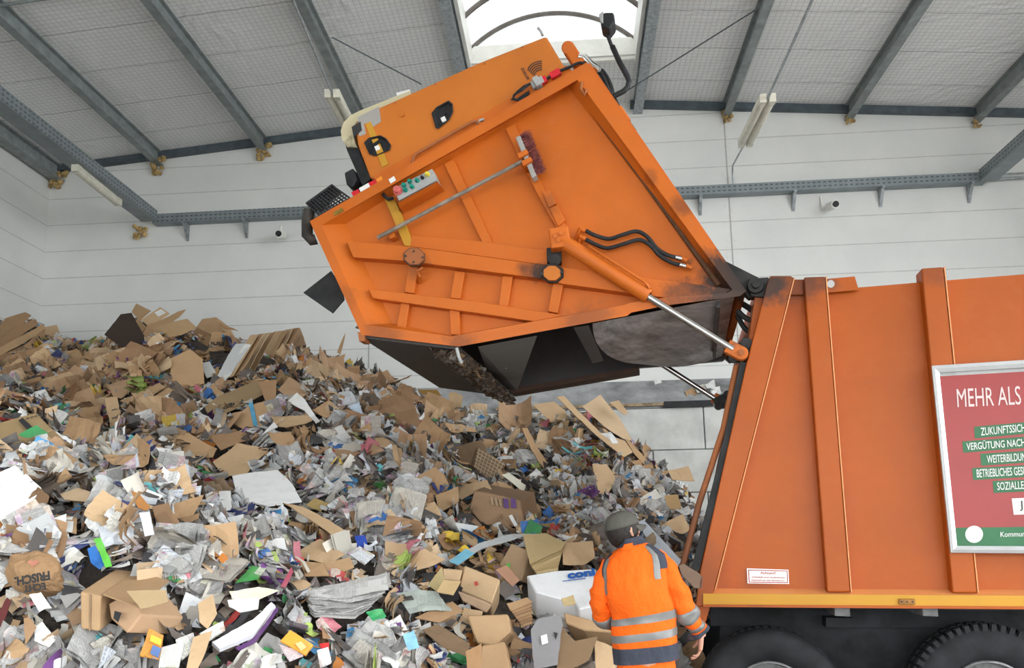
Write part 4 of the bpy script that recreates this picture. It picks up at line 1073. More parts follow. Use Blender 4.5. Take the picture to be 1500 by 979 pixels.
def settle(px_pts, C_, nv, lift):
    """lay a board on the lumps it covers: lean its plane towards the heap's own slope and raise it until it clears them"""
    cx = sum(p[0] for p in px_pts)/len(px_pts); cy = sum(p[1] for p in px_pts)/len(px_pts); H_ = []
    for x, y in px_pts:
        for k in (.45, .9):
            xx, yy = cx + (x-cx)*k, cy + (y-cy)*k; q = hit0(xx, min(yy, 1000))
            if q is not None: H_.append((xx, yy, q))
    if len(H_) >= 5:
        A_ = np.array([tuple(h[2]) for h in H_]); A_ = A_ - A_.mean(0); w, vec = np.linalg.eigh(A_.T @ A_); nf = Vector(vec[:, 0])
        if nf.dot(CAM_O - C_) < 0: nf = -nf
        if w[1] > 1e-4 and nf.dot((CAM_O - C_).normalized()) > .2: nv = (nv*.55 + nf*.45).normalized()
    lift += .05; dc = (CAM_O - C_).normalized()
    for _ in range(12):
        Q = C_ + dc*lift; bad = 0
        for xx, yy, q in H_:
            r = ray(xx, yy); t = (Q - CAM_O).dot(nv)/r.dot(nv)
            if (r*t).length > (q - CAM_O).length - .07: bad += 1
        if bad <= .12*len(H_): break
        lift += .06
    return nv, lift
def sheet(px_pts, label, cat, col, n=(0, -.75, .66), lift=.06, mat=None, th=.007, warp=.05, kind=0, group=None, name=None, parent=None, div=7, fold=None, at=None):
    """a board or sheet whose outline is px_pts, lying on the plane through the heap point behind its centre"""
    cover(px_pts, 1.05)
    cx = sum(p[0] for p in px_pts)/len(px_pts); cy = sum(p[1] for p in px_pts)/len(px_pts)
    nv = Vector(n).normalized()
    C_ = at if at is not None else hit(cx, min(cy, 975))
    if C_ is None:
        for k in range(1, 60):
            C_ = hit(cx, cy + 3*k)
            if C_ is not None: break
    if at is None:
        nv, lift = settle(px_pts, C_, nv, lift)
    dcam = (CAM_O - C_).normalized(); C_ = C_ + dcam*lift
    def pl(p):
        r = ray(*p); return CAM_O + r*((C_ - CAM_O).dot(nv)/r.dot(nv))
    PLANE[tuple(round(k, 4) for k in C_)] = nv.copy()
    W_ = [pl(p) for p in px_pts]
    ux = (W_[1]-W_[0]); ux = (ux - nv*ux.dot(nv)).normalized(); uy = nv.cross(ux)
    P2 = [((w-C_).dot(ux), (w-C_).dot(uy)) for w in W_]
    bm = bmesh.new(); vs = [bm.verts.new((p[0], p[1], 0)) for p in P2]; f = bm.faces.new(vs)
    bmesh.ops.triangulate(bm, faces=bm.faces[:])
    size = max(max(p[0] for p in P2)-min(p[0] for p in P2), max(p[1] for p in P2)-min(p[1] for p in P2))
    for _ in range(3):
        es = [e for e in bm.edges if e.calc_length() > size/div]
        if es: bmesh.ops.subdivide_edges(bm, edges=es, cuts=1); bmesh.ops.triangulate(bm, faces=[f for f in bm.faces if len(f.verts) > 3])
    sd = random.random()*50; k1 = random.uniform(-1, 1)
    fa_ = random.uniform(0, 3.14) if fold is None else fold
    for v in bm.verts:
        u, w = v.co.x/size, v.co.y/size
        h = smooth_noise(u, w, sd)*1.0 + .35*smooth_noise(u*3, w*3, sd+9) + k1*(u*math.cos(fa_) + w*math.sin(fa_))**2*1.2
        s = u*math.cos(fa_) + w*math.sin(fa_)
        h += abs(s - .08)*.7
        v.co.z = h*warp*size
        v.co.x += noise.noise((u*9, w*9, sd))*size*.012; v.co.y += noise.noise((u*9, w*9, sd+3))*size*.012
    co0 = [v.co.copy() for v in bm.verts]
    me = bpy.data.meshes.new(name or 'cardboard_sheet'); bm.to_mesh(me); bm.free()
    puv = [(c.x + sd, c.y, kind) for c in co0]
    set_sheet_attrs(me, col, puv)
    me.materials.append(mat or M_CARD)
    o = bpy.data.objects.new(name or 'cardboard_sheet', me); COL.objects.link(o)
    R = Matrix((ux, uy, nv)).transposed().to_4x4(); R.translation = C_
    o.matrix_world = R
    sm = o.modifiers.new('thickness', 'SOLIDIFY'); sm.thickness = th; sm.offset = -1
    if parent is None: tag(o, label, cat, group); MANUAL.append((cx, cy, label))
    else:
        o.parent = parent; o.matrix_parent_inverse = Matrix.Translation(parent.location).inverted()
    o['_c'] = list(C_); o['_n'] = list(nv)
    return o
def box_px(face, label, col, depth, n=(0, -.8, .5), lift=.1, name='cardboard_box', flaps=(), cat='box', bev=.01, sag=.02):
    """a box whose nearest face has the outline `face`; `depth` is the vector its other side lies at"""
    cover(face, 1.05)
    cx = sum(p[0] for p in face)/len(face); cy = sum(p[1] for p in face)/len(face)
    nv = Vector(n).normalized(); C_ = hit(cx, min(cy, 970)); nv0, lift = settle(face, C_, nv, lift); C_ = C_ + (CAM_O-C_).normalized()*lift
    root = empty(name, C_); tag(root, label, cat); MANUAL.append((cx, cy, label))
    def pl(p, nn=nv, c=C_):
        r = ray(*p); return CAM_O + r*((c - CAM_O).dot(nn)/r.dot(nn))
    W_ = [pl(p) for p in face]; b = MB(); dv = Vector(depth)
    bm = bmesh.new(); n_ = len(W_)
    a_ = [bm.verts.new(w) for w in W_]; c_ = [bm.verts.new(w + dv) for w in W_]
    bm.faces.new(a_); bm.faces.new(list(reversed(c_)))
    for i in range(n_): bm.faces.new([a_[i], c_[i], c_[(i+1) % n_], a_[(i+1) % n_]])
    bmesh.ops.recalc_face_normals(bm, faces=bm.faces[:])
    bmesh.ops.subdivide_edges(bm, edges=bm.edges[:], cuts=4, use_grid_fill=True)
    sd = random.random()*40
    for v in bm.verts:
        v.co += Vector((noise.noise(v.co*2.2 + Vector((sd,0,0))), noise.noise(v.co*2.2 + Vector((0,sd,0))), noise.noise(v.co*2.2 + Vector((0,0,sd)))))*sag
        v.co -= C_
    co0 = [v.co.copy() for v in bm.verts]
    me = bpy.data.meshes.new('box_body'); bm.to_mesh(me); bm.free()
    set_sheet_attrs(me, col, [(c.x + c.y*.6 + sd, c.z + c.y*.3, 0) for c in co0]); me.materials.append(M_CARD)
    o = bpy.data.objects.new('box_body', me); COL.objects.link(o); o.parent = root
    bv = o.modifiers.new('bevel', 'BEVEL'); bv.width = bev; bv.segments = 1
    for fl in flaps:      # (picture outline, normal, lift)
        pts, fn, lf = fl[:3]
        sheet(pts, None, None, tuple(k*random.uniform(.9, 1.12) for k in col), fn, lf, parent=root, name='flap', warp=.03, at=C_)
    root['_n'] = list(nv)
    return root
def mark(parent, px_pts, n, col, at, lift, name='label', th=.002):
    """a printed patch or stuck-on label on a board"""
    nv = PLANE.get(tuple(round(k, 4) for k in at), Vector(n)).normalized(); C_ = Vector(at) + (CAM_O - Vector(at)).normalized()*lift
    def pl(p):
        r = ray(*p); return CAM_O + r*((C_ - CAM_O).dot(nv)/r.dot(nv))
    b = MB(); b.prism([pl(p) for p in px_pts], -nv*th); return pl, build(name, b, col, None)
def attach(o, parent):
    mw = o.matrix_world.copy() if o.matrix_world != Matrix() else Matrix.Translation(o.location)
    o.parent = parent
    pm = parent.matrix_world if parent.type != 'EMPTY' else Matrix.Translation(parent.location)
    o.matrix_parent_inverse = pm.inverted()
    return o
def writing(parent, s, bl, br, tl, n, at, lift, mat=None, bold=.02, name='lettering'):
    nv = PLANE.get(tuple(round(k, 4) for k in at), Vector(n)).normalized(); C_ = Vector(at) + (CAM_O - Vector(at)).normalized()*lift
    def pl(p):
        r = ray(*p); return CAM_O + r*((C_ - CAM_O).dot(nv)/r.dot(nv))
    b = MB(); text_map(b, s, pl(bl), pl(br), pl(tl), .001, bold, nv)
    o = build(name, b, mat or M_INK, None, fix=False); return attach(o, parent)

# ================================================================== traced pieces of cardboard and paper
B1, B2, B3, B4, B5, B6, B7 = BROWNS
def S(label, pts, col=B1, n=(0, -.75, .66), cat='cardboard', **k): return sheet(pts, label, cat, col, n, **k)
DKB = (.045, .032, .026)
# --- bundles at the upper left
for i, (pts, c, lab) in enumerate([
    ([(-12, 492), (8, 468), (38, 459), (46, 464), (20, 486), (-10, 508)], B2, 'topmost long strip of the bundled cardboard at the far left of the heap'),
    ([(-12, 507), (22, 480), (52, 470), (57, 476), (24, 497), (-10, 519)], B4, 'dark long strip below the topmost strip of the far left cardboard bundle'),
    ([(-12, 518), (30, 493), (63, 474), (67, 482), (36, 504), (-10, 528)], B1, 'brown long strip in the middle of the far left cardboard bundle'),
    ([(-12, 528), (36, 504), (66, 482), (66, 492), (34, 515), (-10, 540)], B7, 'lowest dark strip of the far left cardboard bundle')]):
    S(lab, pts, c, (.25, -.7, .65), lift=.30 - .03*i, warp=.03)
S('torn cardboard flap sticking up right of the far left bundle', [(64, 481), (83, 476), (88, 488), (84, 494), (67, 493)], B3, (0, -1, .2), lift=.2)
S('very dark brown board leaning up at the back top of the heap', [(153, 491), (177, 461), (193, 459), (214, 497), (199, 520), (186, 516)], DKB, (.1, -.9, .4), lift=.12, warp=.02)
S('small tan flap at the very peak of the heap', [(193, 458), (200, 445), (222, 456), (206, 470)], B1, (-.3, -.9, .3), lift=.35)
o = S('tan flap with a white sticker just below the peak of the heap', [(207, 469), (235, 450), (249, 460), (219, 480)], B3, (.1, -.8, .6), lift=.32, warp=.01)
attach(mark(o, [(226, 458), (236, 453), (243, 458), (232, 464)], (.1, -.8, .6), M_LABEL, o['_c'], .02)[1], o)
S('pointed tan board jutting out to the right below the peak', [(207, 490), (216, 476), (262, 459), (273, 456), (262, 467), (218, 497)], B2, (.2, -.7, .7), lift=.30)
S('small square cardboard flap left of the pointed board', [(192, 476), (203, 467), (215, 480), (206, 489)], B2, (-.2, -.9, .4), lift=.3)
S('wide brown board under the pointed board near the peak', [(223, 481), (274, 467), (288, 480), (266, 492), (243, 498)], B1, (0, -.8, .6), lift=.22)
box_px([(287, 481), (296, 467), (316, 464), (329, 485), (309, 492)], 'crushed brown carton standing on the ridge right of the peak', B1, (.1, .35, -.1), (-.1, -.9, .4), .22, flaps=[([(314, 465), (330, 483), (350, 486), (330, 478)], (0, -.6, .8), .1)])
o = S('upright carton side printed with four letters upside down near the ridge', [(311, 486), (339, 489), (331, 534), (302, 528)], B2, (.1, -.95, .3), lift=.18, warp=.008)
writing(o, 'Firu', (327.5, 500), (309, 501.5), (328, 507.5), (.1, -.95, .3), o['_c'], .018, bold=.04)
S('brown carton side leaning left of the board with upside down letters', [(264, 502), (290, 481), (310, 493), (304, 513)], B4, (-.2, -.8, .5), lift=.16)
S('pale brown big board standing in the middle of the upper heap', [(248, 527), (279, 514), (297, 527), (300, 562), (276, 568), (252, 563)], B1, (0, -.95, .3), lift=.22)
o = sheet([(293, 532), (307, 530), (318, 549), (303, 555)], 'white sheet with ruled lines right of the big standing board', 'paper', WHITES[1], (.1, -.8, .6), .2, M_PAPER, .003, .02, .3, None, 'paper_sheet')
S('grey white long board leaning beside the cardboard strips', [(345, 503), (368, 505), (336, 552), (318, 555)], (.58, .60, .60), (-.3, -.8, .5), lift=.2, mat=M_PAPER, name='paper_board', cat='board')
S('white narrow board leaning right of the grey white board', [(360, 506), (368, 506), (330, 560), (322, 558)], (.74, .74, .72), (-.3, -.8, .5), lift=.26, mat=M_PAPER, name='paper_board', cat='board')
for i in range(8):
    x = 352 + 8.5*i; y = 500 - 1.5*i
    S('%s long brown strip in the leaning bundle right of the white narrow board' % ['first', 'second', 'third', 'fourth', 'fifth', 'sixth', 'seventh', 'last'][i], [(x + 16, y - 7), (x + 27, y - 9), (x - 10 + i*1.5, y + 52 - i), (x - 22 + i*1.5, y + 56 - i)], [B3, B1, B6, B2, B3, B1, B6, B4][i], (-.45, -.7, .5), lift=.28 + .05*(i % 2), warp=.02)
S('brown board standing alone on the ridge left of the mud flap', [(420, 488), (440, 481), (449, 506), (432, 510)], B5, (-.3, -.9, .3), lift=.2)
S('tall brown shred sticking up against the white wall', [(494, 517), (500, 500), (506, 488), (503, 505), (499, 520)], B2, (0, -1, .1), lift=.15)
o = S('brown board with a white address sticker in the upper heap', [(226, 582), (254, 564), (282, 580), (257, 597)], B1, (.1, -.75, .7), lift=.16, warp=.01)
attach(mark(o, [(241, 581), (252, 574), (262, 580), (250, 587)], (.1, -.75, .7), M_LABEL, o['_c'], .02)[1], o)
o = S('olive brown folded board printed with five letters upside down', [(292, 602), (318, 582), (378, 557), (387, 578), (352, 597), (317, 613)], (.32, .225, .125), (.05, -.7, .7), lift=.3, warp=.01)
writing(o, 'Frigo', (354.5, 583.5), (325, 595.5), (358, 590), (.05, -.7, .7), o['_c'], .025, bold=.03)
bx = box_px([(339, 618), (364, 594), (398, 584), (403, 618), (360, 633)], 'carton with a blue stripe lying under the olive brown folded board', B1, (.1, .4, -.2), (.05, -.85, .5), .25, flaps=[([(324, 625), (341, 606), (356, 603), (338, 628)], (-.3, -.7, .6), .28)])
nb = (.05, -.85, .5)
attach(mark(bx, [(364, 591), (370, 589), (378, 625), (372, 627)], nb, simple('blue_print', (.10, .33, .50), .6), bx.location, .03)[1], bx)
attach(mark(bx, [(379, 610), (387, 607), (389, 617), (381, 620)], nb, M_LABEL, bx.location, .03)[1], bx)
S('long upright tan strip among the scraps left of centre', [(154, 583), (172, 582), (182, 626), (163, 631)], B3, (0, -.9, .4), lift=.18)
o = box_px([(-12, 622), (50, 604), (78, 630), (22, 657), (-12, 645)], 'olive carton with a black barcode panel at the left edge', (.33, .23, .12), (.1, .35, -.25), (.1, -.7, .7), .12)
nb = (.1, -.7, .7)
attach(mark(o, [(27, 616), (33, 612), (54, 632), (47, 638)], nb, M_INK, o.location, .03)[1], o)
for k in range(4): attach(mark(o, [(38 + 6*k, 613 - 1.6*k), (42 + 6*k, 611.5 - 1.6*k), (43 + 6*k, 612.3 - 1.6*k), (39 + 6*k, 614 - 1.6*k)], nb, M_INK, o.location, .03, 'printed_bar')[1], o)
S('smooth brown flattened carton in the middle left of the heap', [(252, 650), (270, 634), (318, 659), (312, 675), (265, 665)], B1, (0, -.7, .7), lift=.18)
S('brown board tucked beside the smooth flattened carton', [(307, 640), (352, 633), (368, 644), (323, 661)], B4, (.1, -.5, .85), lift=.2)
S('wide crumpled kraft sheet below the flattened carton', [(312, 679), (348, 651), (395, 659), (360, 696), (330, 699)], B3, (.05, -.75, .66), lift=.15)
S('reddish brown carton panel high on the left heap', [(160, 565), (179, 558), (197, 568), (179, 585), (166, 582)], B5, (0, -.8, .5), lift=.14)
S('long corrugated strip above the reddish brown panel', [(176, 588), (234, 561), (241, 568), (192, 597)], B1, (0, -.6, .8), lift=.2)
S('crumpled carton on the slope below the far left bundle', [(91, 516), (113, 511), (130, 527), (116, 541), (95, 540)], B1, (-.1, -.9, .4), lift=.16, warp=.12)
S('very long rolled cardboard running down at the left edge', [(-8, 583), (60, 558), (105, 546), (110, 552), (60, 572), (3, 594)], B3, (0, -.7, .7), lift=.2)
box_px([(199, 649), (218, 637), (243, 662), (229, 668), (206, 658)], 'small brown box left of the smooth flattened carton', B1, (.1, .25, -.15), (.1, -.8, .5), .18)
S('tilted brown board right of the olive folded board', [(408, 573), (424, 553), (454, 577), (430, 591)], B5, (.1, -.7, .7), lift=.18)
S('upright brown carton side between the two lettered boards', [(378, 560), (405, 556), (404, 590), (392, 596)], B4, (.2, -.9, .4), lift=.2)
S('white folded foam board on the slope above the middle', [(421, 591), (435, 577), (446, 586), (469, 621), (463, 624), (446, 602)], WHITES[5], (.2, -.8, .5), lift=.24, mat=M_PAPER, name='paper_board', cat='board')
S('curved kraft panel under the blue striped carton', [(398, 612), (452, 611), (458, 617), (420, 629), (402, 624)], B3, (0, -.5, .85), lift=.22)
S('round edged brown carton piece right of the white folded board', [(457, 602), (482, 588), (499, 601), (478, 615)], B1, (0, -.75, .66), lift=.15)
S('flat brown board crossing the scraps below the tailgate', [(466, 657), (543, 666), (519, 678), (495, 671)], B5, (0, -.4, .9), lift=.25)
S('small tan board lying right of the flat crossing board', [(534, 648), (557, 641), (579, 651), (577, 663)], B3, (0, -.6, .8), lift=.18)
S('crushed brown carton with a black handle hole', [(391, 634), (427, 634), (435, 652), (411, 661)], B1, (0, -.8, .5), lift=.2)
sheet([(571, 618), (590, 607), (600, 612), (582, 625)], 'bright orange red plastic bag under the tailgate', 'bag', (.72, .13, .03), (0, -.8, .6), .12, M_PAPER, .003, .15, .1, None, 'plastic_bag')
sheet([(509, 597), (526, 591), (533, 609), (516, 613)], 'pale blue paper sheet left of the orange red bag', 'paper', (.52, .62, .74), (0, -.8, .6), .12, M_PAPER, .003, .08, .3, None, 'paper_sheet')
S('golden brown strip on the ridge below the tailgate', [(612, 571), (640, 573), (647, 581), (618, 578)], (.30, .17, .04), (0, -.6, .8), lift=.25)
S('upright tan carton piece on the ridge below the hopper edge', [(657, 577), (664, 574), (678, 580), (676, 598), (661, 602)], B3, (-.2, -.9, .3), lift=.15)
# --- right shoulder of the heap
o = S('tan board with a pink tape scrap on the right shoulder', [(780, 593), (812, 589), (841, 614), (806, 619)], B3, (.1, -.8, .6), lift=.25, warp=.02)
S('long tan board sloping down on the right shoulder', [(815, 583), (826, 581), (879, 634), (915, 646), (927, 663), (914, 670), (876, 641)], B3, (.3, -.8, .5), lift=.35, warp=.012)
S('largest smooth tan board on the right shoulder of the heap', [(853, 596), (879, 579), (907, 613), (926, 646), (912, 644), (884, 625)], B6, (.35, -.85, .4), lift=.22, warp=.012)
S('small tan flap behind the largest smooth board', [(893, 590), (906, 587), (920, 606), (914, 609)], B3, (.3, -.9, .3), lift=.2)
S('narrow tan strip ending the right shoulder', [(915, 643), (921, 645), (950, 677), (943, 681), (928, 665)], B2, (.4, -.8, .4), lift=.3, warp=.02)
sheet([(880, 635), (894, 633), (906, 649), (898, 650)], 'white torn newspaper on the long sloping board', 'paper', WHITES[1], (.3, -.8, .5), .5, M_PAPER, .003, .1, .6, None, 'paper_sheet')
nb = (.2, -.85, .5)
o = box_px([(700, 656), (740, 679), (726, 710), (692, 689)], 'brown carton printed with a pale lattice below the tailgate', (.24, .155, .09), (-.15, .35, .1), nb, .22, sag=.01)
for k in range(8):
    t = (k+.5)/8
    a_ = (700+40*t, 656+23*t); c_ = (692+34*t, 689+21*t)
    attach(mark(o, [(a_[0]-.6, a_[1]), (a_[0]+.6, a_[1]), (c_[0]+.6, c_[1]), (c_[0]-.6, c_[1])], nb, simple('pale_lattice_ink', (.42, .33, .22), .7), o.location, .02, 'lattice_line')[1], o)
for k in range(7):
    t = (k+.5)/7
    a_ = (700-8*t, 656+33*t); c_ = (740-14*t, 679+31*t)
    attach(mark(o, [(a_[0], a_[1]-.6), (c_[0], c_[1]-.6), (c_[0], c_[1]+.6), (a_[0], a_[1]+.6)], nb, bpy.data.materials['pale_lattice_ink'], o.location, .02, 'lattice_line')[1], o)
S('torn lattice carton side left of the pale lattice carton', [(667, 655), (706, 645), (712, 656), (690, 688), (672, 684)], (.26, .175, .105), (-.2, -.9, .4), lift=.12)
nb = (.02, -.9, .42)
o = box_px([(694, 720), (763, 732), (770, 770), (706, 769), (686, 748)], 'big brown carton with two purple marks in the middle of the heap', (.33, .21, .125), (.12, .45, .1), nb, .25, flaps=[([(686, 748), (706, 769), (716, 790), (694, 772)], (-.4, -.8, .4), .27)])
MPUR = simple('purple_print', (.13, .07, .20), .6)
for x in (737, 748): attach(mark(o, [(x, 730), (x+7, 731), (x+8.5, 745), (x+1, 744)], nb, MPUR, o.location, .03, 'printed_patch')[1], o)
attach(mark(o, [(745, 756), (750, 754), (759, 771), (754, 772)], nb, M_LABEL, o.location, .03)[1], o)
for k in range(3): attach(mark(o, [(718+6*k, 728.5+1.1*k), (722+6*k, 729.2+1.1*k), (724+6*k, 740+1.1*k), (720+6*k, 739.5+1.1*k)], nb, simple('faded_print', (.40, .28, .18), .7), o.location, .03, 'printed_patch')[1], o)
S('bent tan carton lid left of the purple marked carton', [(659, 716), (671, 711), (714, 705), (722, 720), (695, 722), (671, 738)], B3, (-.2, -.7, .7), lift=.3)
S('brown carton front under the bent tan lid', [(638, 728), (671, 714), (672, 735), (643, 754)], B1, (-.1, -.9, .4), lift=.22)
S('long white and yellow wrapper on a brown roll right of the lattice carton', [(735, 697), (745, 694), (768, 709), (796, 731), (791, 738), (760, 716)], (.72, .68, .56), (.3, -.8, .5), lift=.3, mat=M_PAPER, name='paper_wrapper', cat='wrapper')
S('long kraft roll under the white and yellow wrapper', [(728, 705), (742, 708), (790, 742), (795, 762), (778, 756), (738, 722)], B1, (.25, -.8, .5), lift=.2)
S('upright cut kraft sheet on the right slope', [(867, 681), (889, 682), (904, 703), (884, 734), (876, 720)], B3, (.3, -.85, .4), lift=.22)
S('brown fold leaning left of the upright cut kraft sheet', [(763, 629), (772, 628), (806, 690), (800, 695), (788, 676)], B2, (.4, -.8, .4), lift=.25)
S('square tan flap beside the seal tube of the truck', [(973, 727), (993, 725), (998, 746), (979, 747)], (.47, .31, .15), (0, -.9, .4), lift=.3, warp=.02)
S('wide tan carton right of the man\'s cap', [(968, 770), (1000, 754), (1011, 778), (996, 784), (972, 782)], B3, (.1, -.8, .5), lift=.25)
S('grey white sheet on the right slope above the tan carton', [(937, 731), (960, 717), (970, 729), (938, 745)], WHITES[3], (.1, -.6, .8), lift=.25, mat=M_PAPER, name='paper_sheet', cat='paper')
S('tan carton flap behind the pipe at the right end of the heap', [(978, 690), (1008, 684), (1018, 706), (985, 704)], B3, (.1, -.8, .5), lift=.2)
sheet([(930, 766), (942, 763), (997, 822), (990, 836), (975, 828)], 'pale blue grey long panel leaning beside the man', 'board', (.52, .57, .62), (.5, -.75, .4), .45, M_PAPER, .01, .01, 0, None, 'paper_board')
# --- lower left
S('big white board lying at the left edge', [(-14, 700), (23, 683), (62, 716), (38, 746), (18, 768), (-14, 772)], (.80, .80, .79), (.15, -.75, .66), lift=.12, mat=M_PAPER, name='paper_board', cat='board', warp=.008)
S('crumpled brown paper lump right of the white board at the left edge', [(38, 738), (56, 715), (73, 728), (62, 750), (42, 748)], (.20, .12, .065), (0, -.9, .4), lift=.15, warp=.22)
def bag(px, py, rx, ry, depth, label, col, n, name='paper_bag', turn=0.0, mat=None, cat='bag', lift=.1):
    cover([(px+rx*math.cos(t*.6), py+ry*math.sin(t*.6)) for t in range(10)])
    C_ = hit(px, py); C_ = C_ + (CAM_O-C_).normalized()*lift; root = empty(name, C_); tag(root, label, cat); MANUAL.append((px, py, label))
    nv = Vector(n).normalized(); r = ray(px, py); r2 = ray(px+rx, py); r3 = ray(px, py-ry)
    k = (C_-CAM_O).dot(nv)
    ex = (CAM_O + r2*(k/r2.dot(nv)) - C_); ey = (CAM_O + r3*(k/r3.dot(nv)) - C_); ez = nv*depth
    bm = bmesh.new(); bmesh.ops.create_cube(bm, size=2); bmesh.ops.subdivide_edges(bm, edges=bm.edges[:], cuts=9, use_grid_fill=True)
    sd = random.random()*30; puv = []
    for v in bm.verts:
        c = v.co.copy(); L = (abs(c.x)**3 + abs(c.y)**3 + abs(c.z)**3)**(1/3); c = c/L
        c += c.normalized()*(noise.noise(c*1.7 + Vector((sd,0,0)))*.16 + abs(noise.noise(c*3.5 + Vector((0,sd,0))))*.14)
        puv.append((c.x*.25 + sd, c.y*.2 + c.z*.1, 0)); v.co = ex*c.x + ey*c.y + ez*c.z
    me = bpy.data.meshes.new('bag_body'); bm.to_mesh(me); bm.free(); set_sheet_attrs(me, col, puv); me.materials.append(mat or M_CARD)
    me.polygons.foreach_set('use_smooth', [False]*len(me.polygons))
    o = bpy.data.objects.new('bag_body', me); COL.objects.link(o); o.parent = root
    return root
nb = (.12, -.9, .4)
o = bag(55, 843, 35, 25, .16, 'stuffed brown paper bag lettered ECHT FRISCH upside down', (.36, .22, .115), nb, lift=.2)
writing(o, 'FRISCH.', (72.5, 836.5), (20.5, 846), (74, 850), nb, o.location, .30, bold=.05)
writing(o, 'ECHT', (66, 853.5), (33.5, 858.5), (68, 864), nb, o.location, .30, bold=.05)
attach(mark(o, [(40, 823), (50, 818), (58, 824), (47, 831)], nb, simple('pale_red_stamp', (.45, .18, .12), .7), o.location, .21, 'printed_patch', .001)[1], o)
# long box, one end towards the camera
def long_box():
    c0 = hit(131, 900); c0 = c0 + (CAM_O-c0).normalized()*.35; nb = Vector((.12, -.99, .05)).normalized()
    def pl(p): r = ray(*p); return CAM_O + r*((c0-CAM_O).dot(nb)/r.dot(nb))
    face = [(117, 867), (148, 874), (146, 926), (118, 922)]; W_ = [pl(p) for p in face]
    # far end: picture points of the far edge at the depth a long box reaches
    far = at_y(219, 801, c0.y + 1.15) - W_[0]
    root = empty('cardboard_box', c0); tag(root, 'long narrow brown carton reaching up the heap beside the lettered paper bag', 'box'); MANUAL.append((165, 850, 'long narrow brown carton'))
    b = MB(); b.prism(W_, far); 
    o = build('box_body', b, M_CARD, root, bevel=.012)
    set_sheet_attrs(o.data, B1, [(v.co.x*.7 + v.co.y, v.co.z, 0) for v in o.data.vertices])
    t0 = W_[1].lerp(W_[2], .02); b = MB()
    for (s0, s1, dx, dz) in ((.02, .48, .30, -.06), (.52, .98, .22, -.16)):
        e0, e1 = W_[1] + far*s0, W_[1] + far*s1; out = Vector((dx, -.18, dz))
        b = MB(); b.prism([e0, e1, e1 + out, e0 + out], Vector((0, .004, .008))); f = build('flap', b, M_CARD, root)
        set_sheet_attrs(f.data, B2, [(v.co.y, v.co.z + v.co.x, 0) for v in f.data.vertices])
    b = MB(); b.prism([W_[0].lerp(W_[1], .46) - Vector((0,.004,0)), W_[0].lerp(W_[1], .56) - Vector((0,.004,0)), W_[3].lerp(W_[2], .56) - Vector((0,.004,0)), W_[3].lerp(W_[2], .46) - Vector((0,.004,0))], Vector((0, -.002, 0)))
    build('packing_tape', b, simple('brown_tape', (.27, .16, .075), .35), root)
cover([(117, 867), (219, 801), (222, 815), (186, 869), (146, 926), (118, 922)])
long_box()
o = box_px([(157, 884), (186, 869), (207, 900), (186, 928), (160, 905)], 'open brown carton with black tape at the end of the long narrow carton', B5, (.1, .3, -.05), (.1, -.9, .4), .25, flaps=[([(186, 868), (244, 866), (247, 884), (207, 894)], (.1, -.7, .7), .35)])
attach(mark(o, [(168, 895), (178, 898), (173, 912), (166, 906)], (.1, -.9, .4), M_INK, o.location, .04, 'black_tape')[1], o)
def mag(pts, label, col, n=(0, -.7, .7), k=.9, lift=.2, name='magazine', cat='magazine', warp=.04, th=.012): return sheet(pts, label, cat, col, n, lift, M_PAPER, th, warp, k, None, name)
o = mag([(219, 923), (240, 933), (233, 968), (205, 962)], 'magazine with an orange and yellow cover at the bottom of the heap', (.75, .33, .06), warp=.02)
n7 = (0, -.7, .7)
attach(mark(o, [(222, 930), (237, 937), (235, 946), (219, 939)], n7, simple('yellow_cover_print', (.78, .58, .08), .5), o['_c'], .03, 'printed_patch')[1], o)
attach(mark(o, [(224, 945), (236, 950), (232, 964), (220, 958)], n7, simple('blue_cover_print', (.12, .2, .42), .5), o['_c'], .03, 'printed_patch')[1], o)
for i, (pts, lab) in enumerate([([(237, 950), (270, 943), (262, 980), (232, 980)], 'coupon leaflet beside the orange and yellow magazine'), ([(257, 940), (283, 929), (289, 950), (266, 969)], 'upper coupon leaflet right of the orange and yellow magazine'), ([(293, 930), (327, 912), (330, 925), (300, 944)], 'folded newspaper page above the coupon leaflets')]):
    mag(pts, lab, (.72, .72, .66), k=.97, lift=.24, name='leaflet', cat='leaflet')
sheet([(49, 918), (62, 911), (84, 938), (72, 951), (52, 942)], 'crumpled white plastic bag near the bottom left corner', 'bag', (.80, .80, .78), (0, -.85, .5), .18, M_PAPER, .003, .16, 0, None, 'plastic_bag')
sheet([(43, 873), (60, 868), (76, 893), (58, 897)], 'white plastic sack below the lettered paper bag', 'bag', (.78, .79, .76), (0, -.85, .5), .18, M_PAPER, .003, .14, 0, None, 'plastic_bag')
S('brown card wedge left of the crumpled white plastic bag', [(35, 907), (44, 905), (54, 920), (38, 946)], B4, (0, -.9, .4), lift=.2)
S('red edged dark folder at the left bottom edge', [(-6, 912), (11, 876), (17, 882), (2, 925)], (.12, .03, .03), (.2, -.85, .4), lift=.2)
sheet([(139, 792), (149, 790), (165, 830), (155, 833)], 'bright green wrapper right of the lettered bag', 'wrapper', (.12, .48, .06), (.1, -.85, .5), .2, M_PAPER, .003, .1, .3, None, 'plastic_wrapper')
sheet([(130, 807), (141, 802), (155, 830), (148, 838), (133, 825)], 'blue shiny wrapper beside the bright green wrapper', 'wrapper', (.03, .14, .42), (.1, -.85, .5), .18, M_PAPER, .003, .12, .3, None, 'plastic_wrapper')
o = S('brown carton with a white printed label at left', [(82, 755), (113, 760), (112, 783), (88, 779)], B1, (0, -.85, .5), lift=.2, warp=.02)
attach(mark(o, [(87, 763), (108, 764), (106, 780), (89, 778)], (0, -.85, .5), M_LABEL, o['_c'], .03)[1], o)
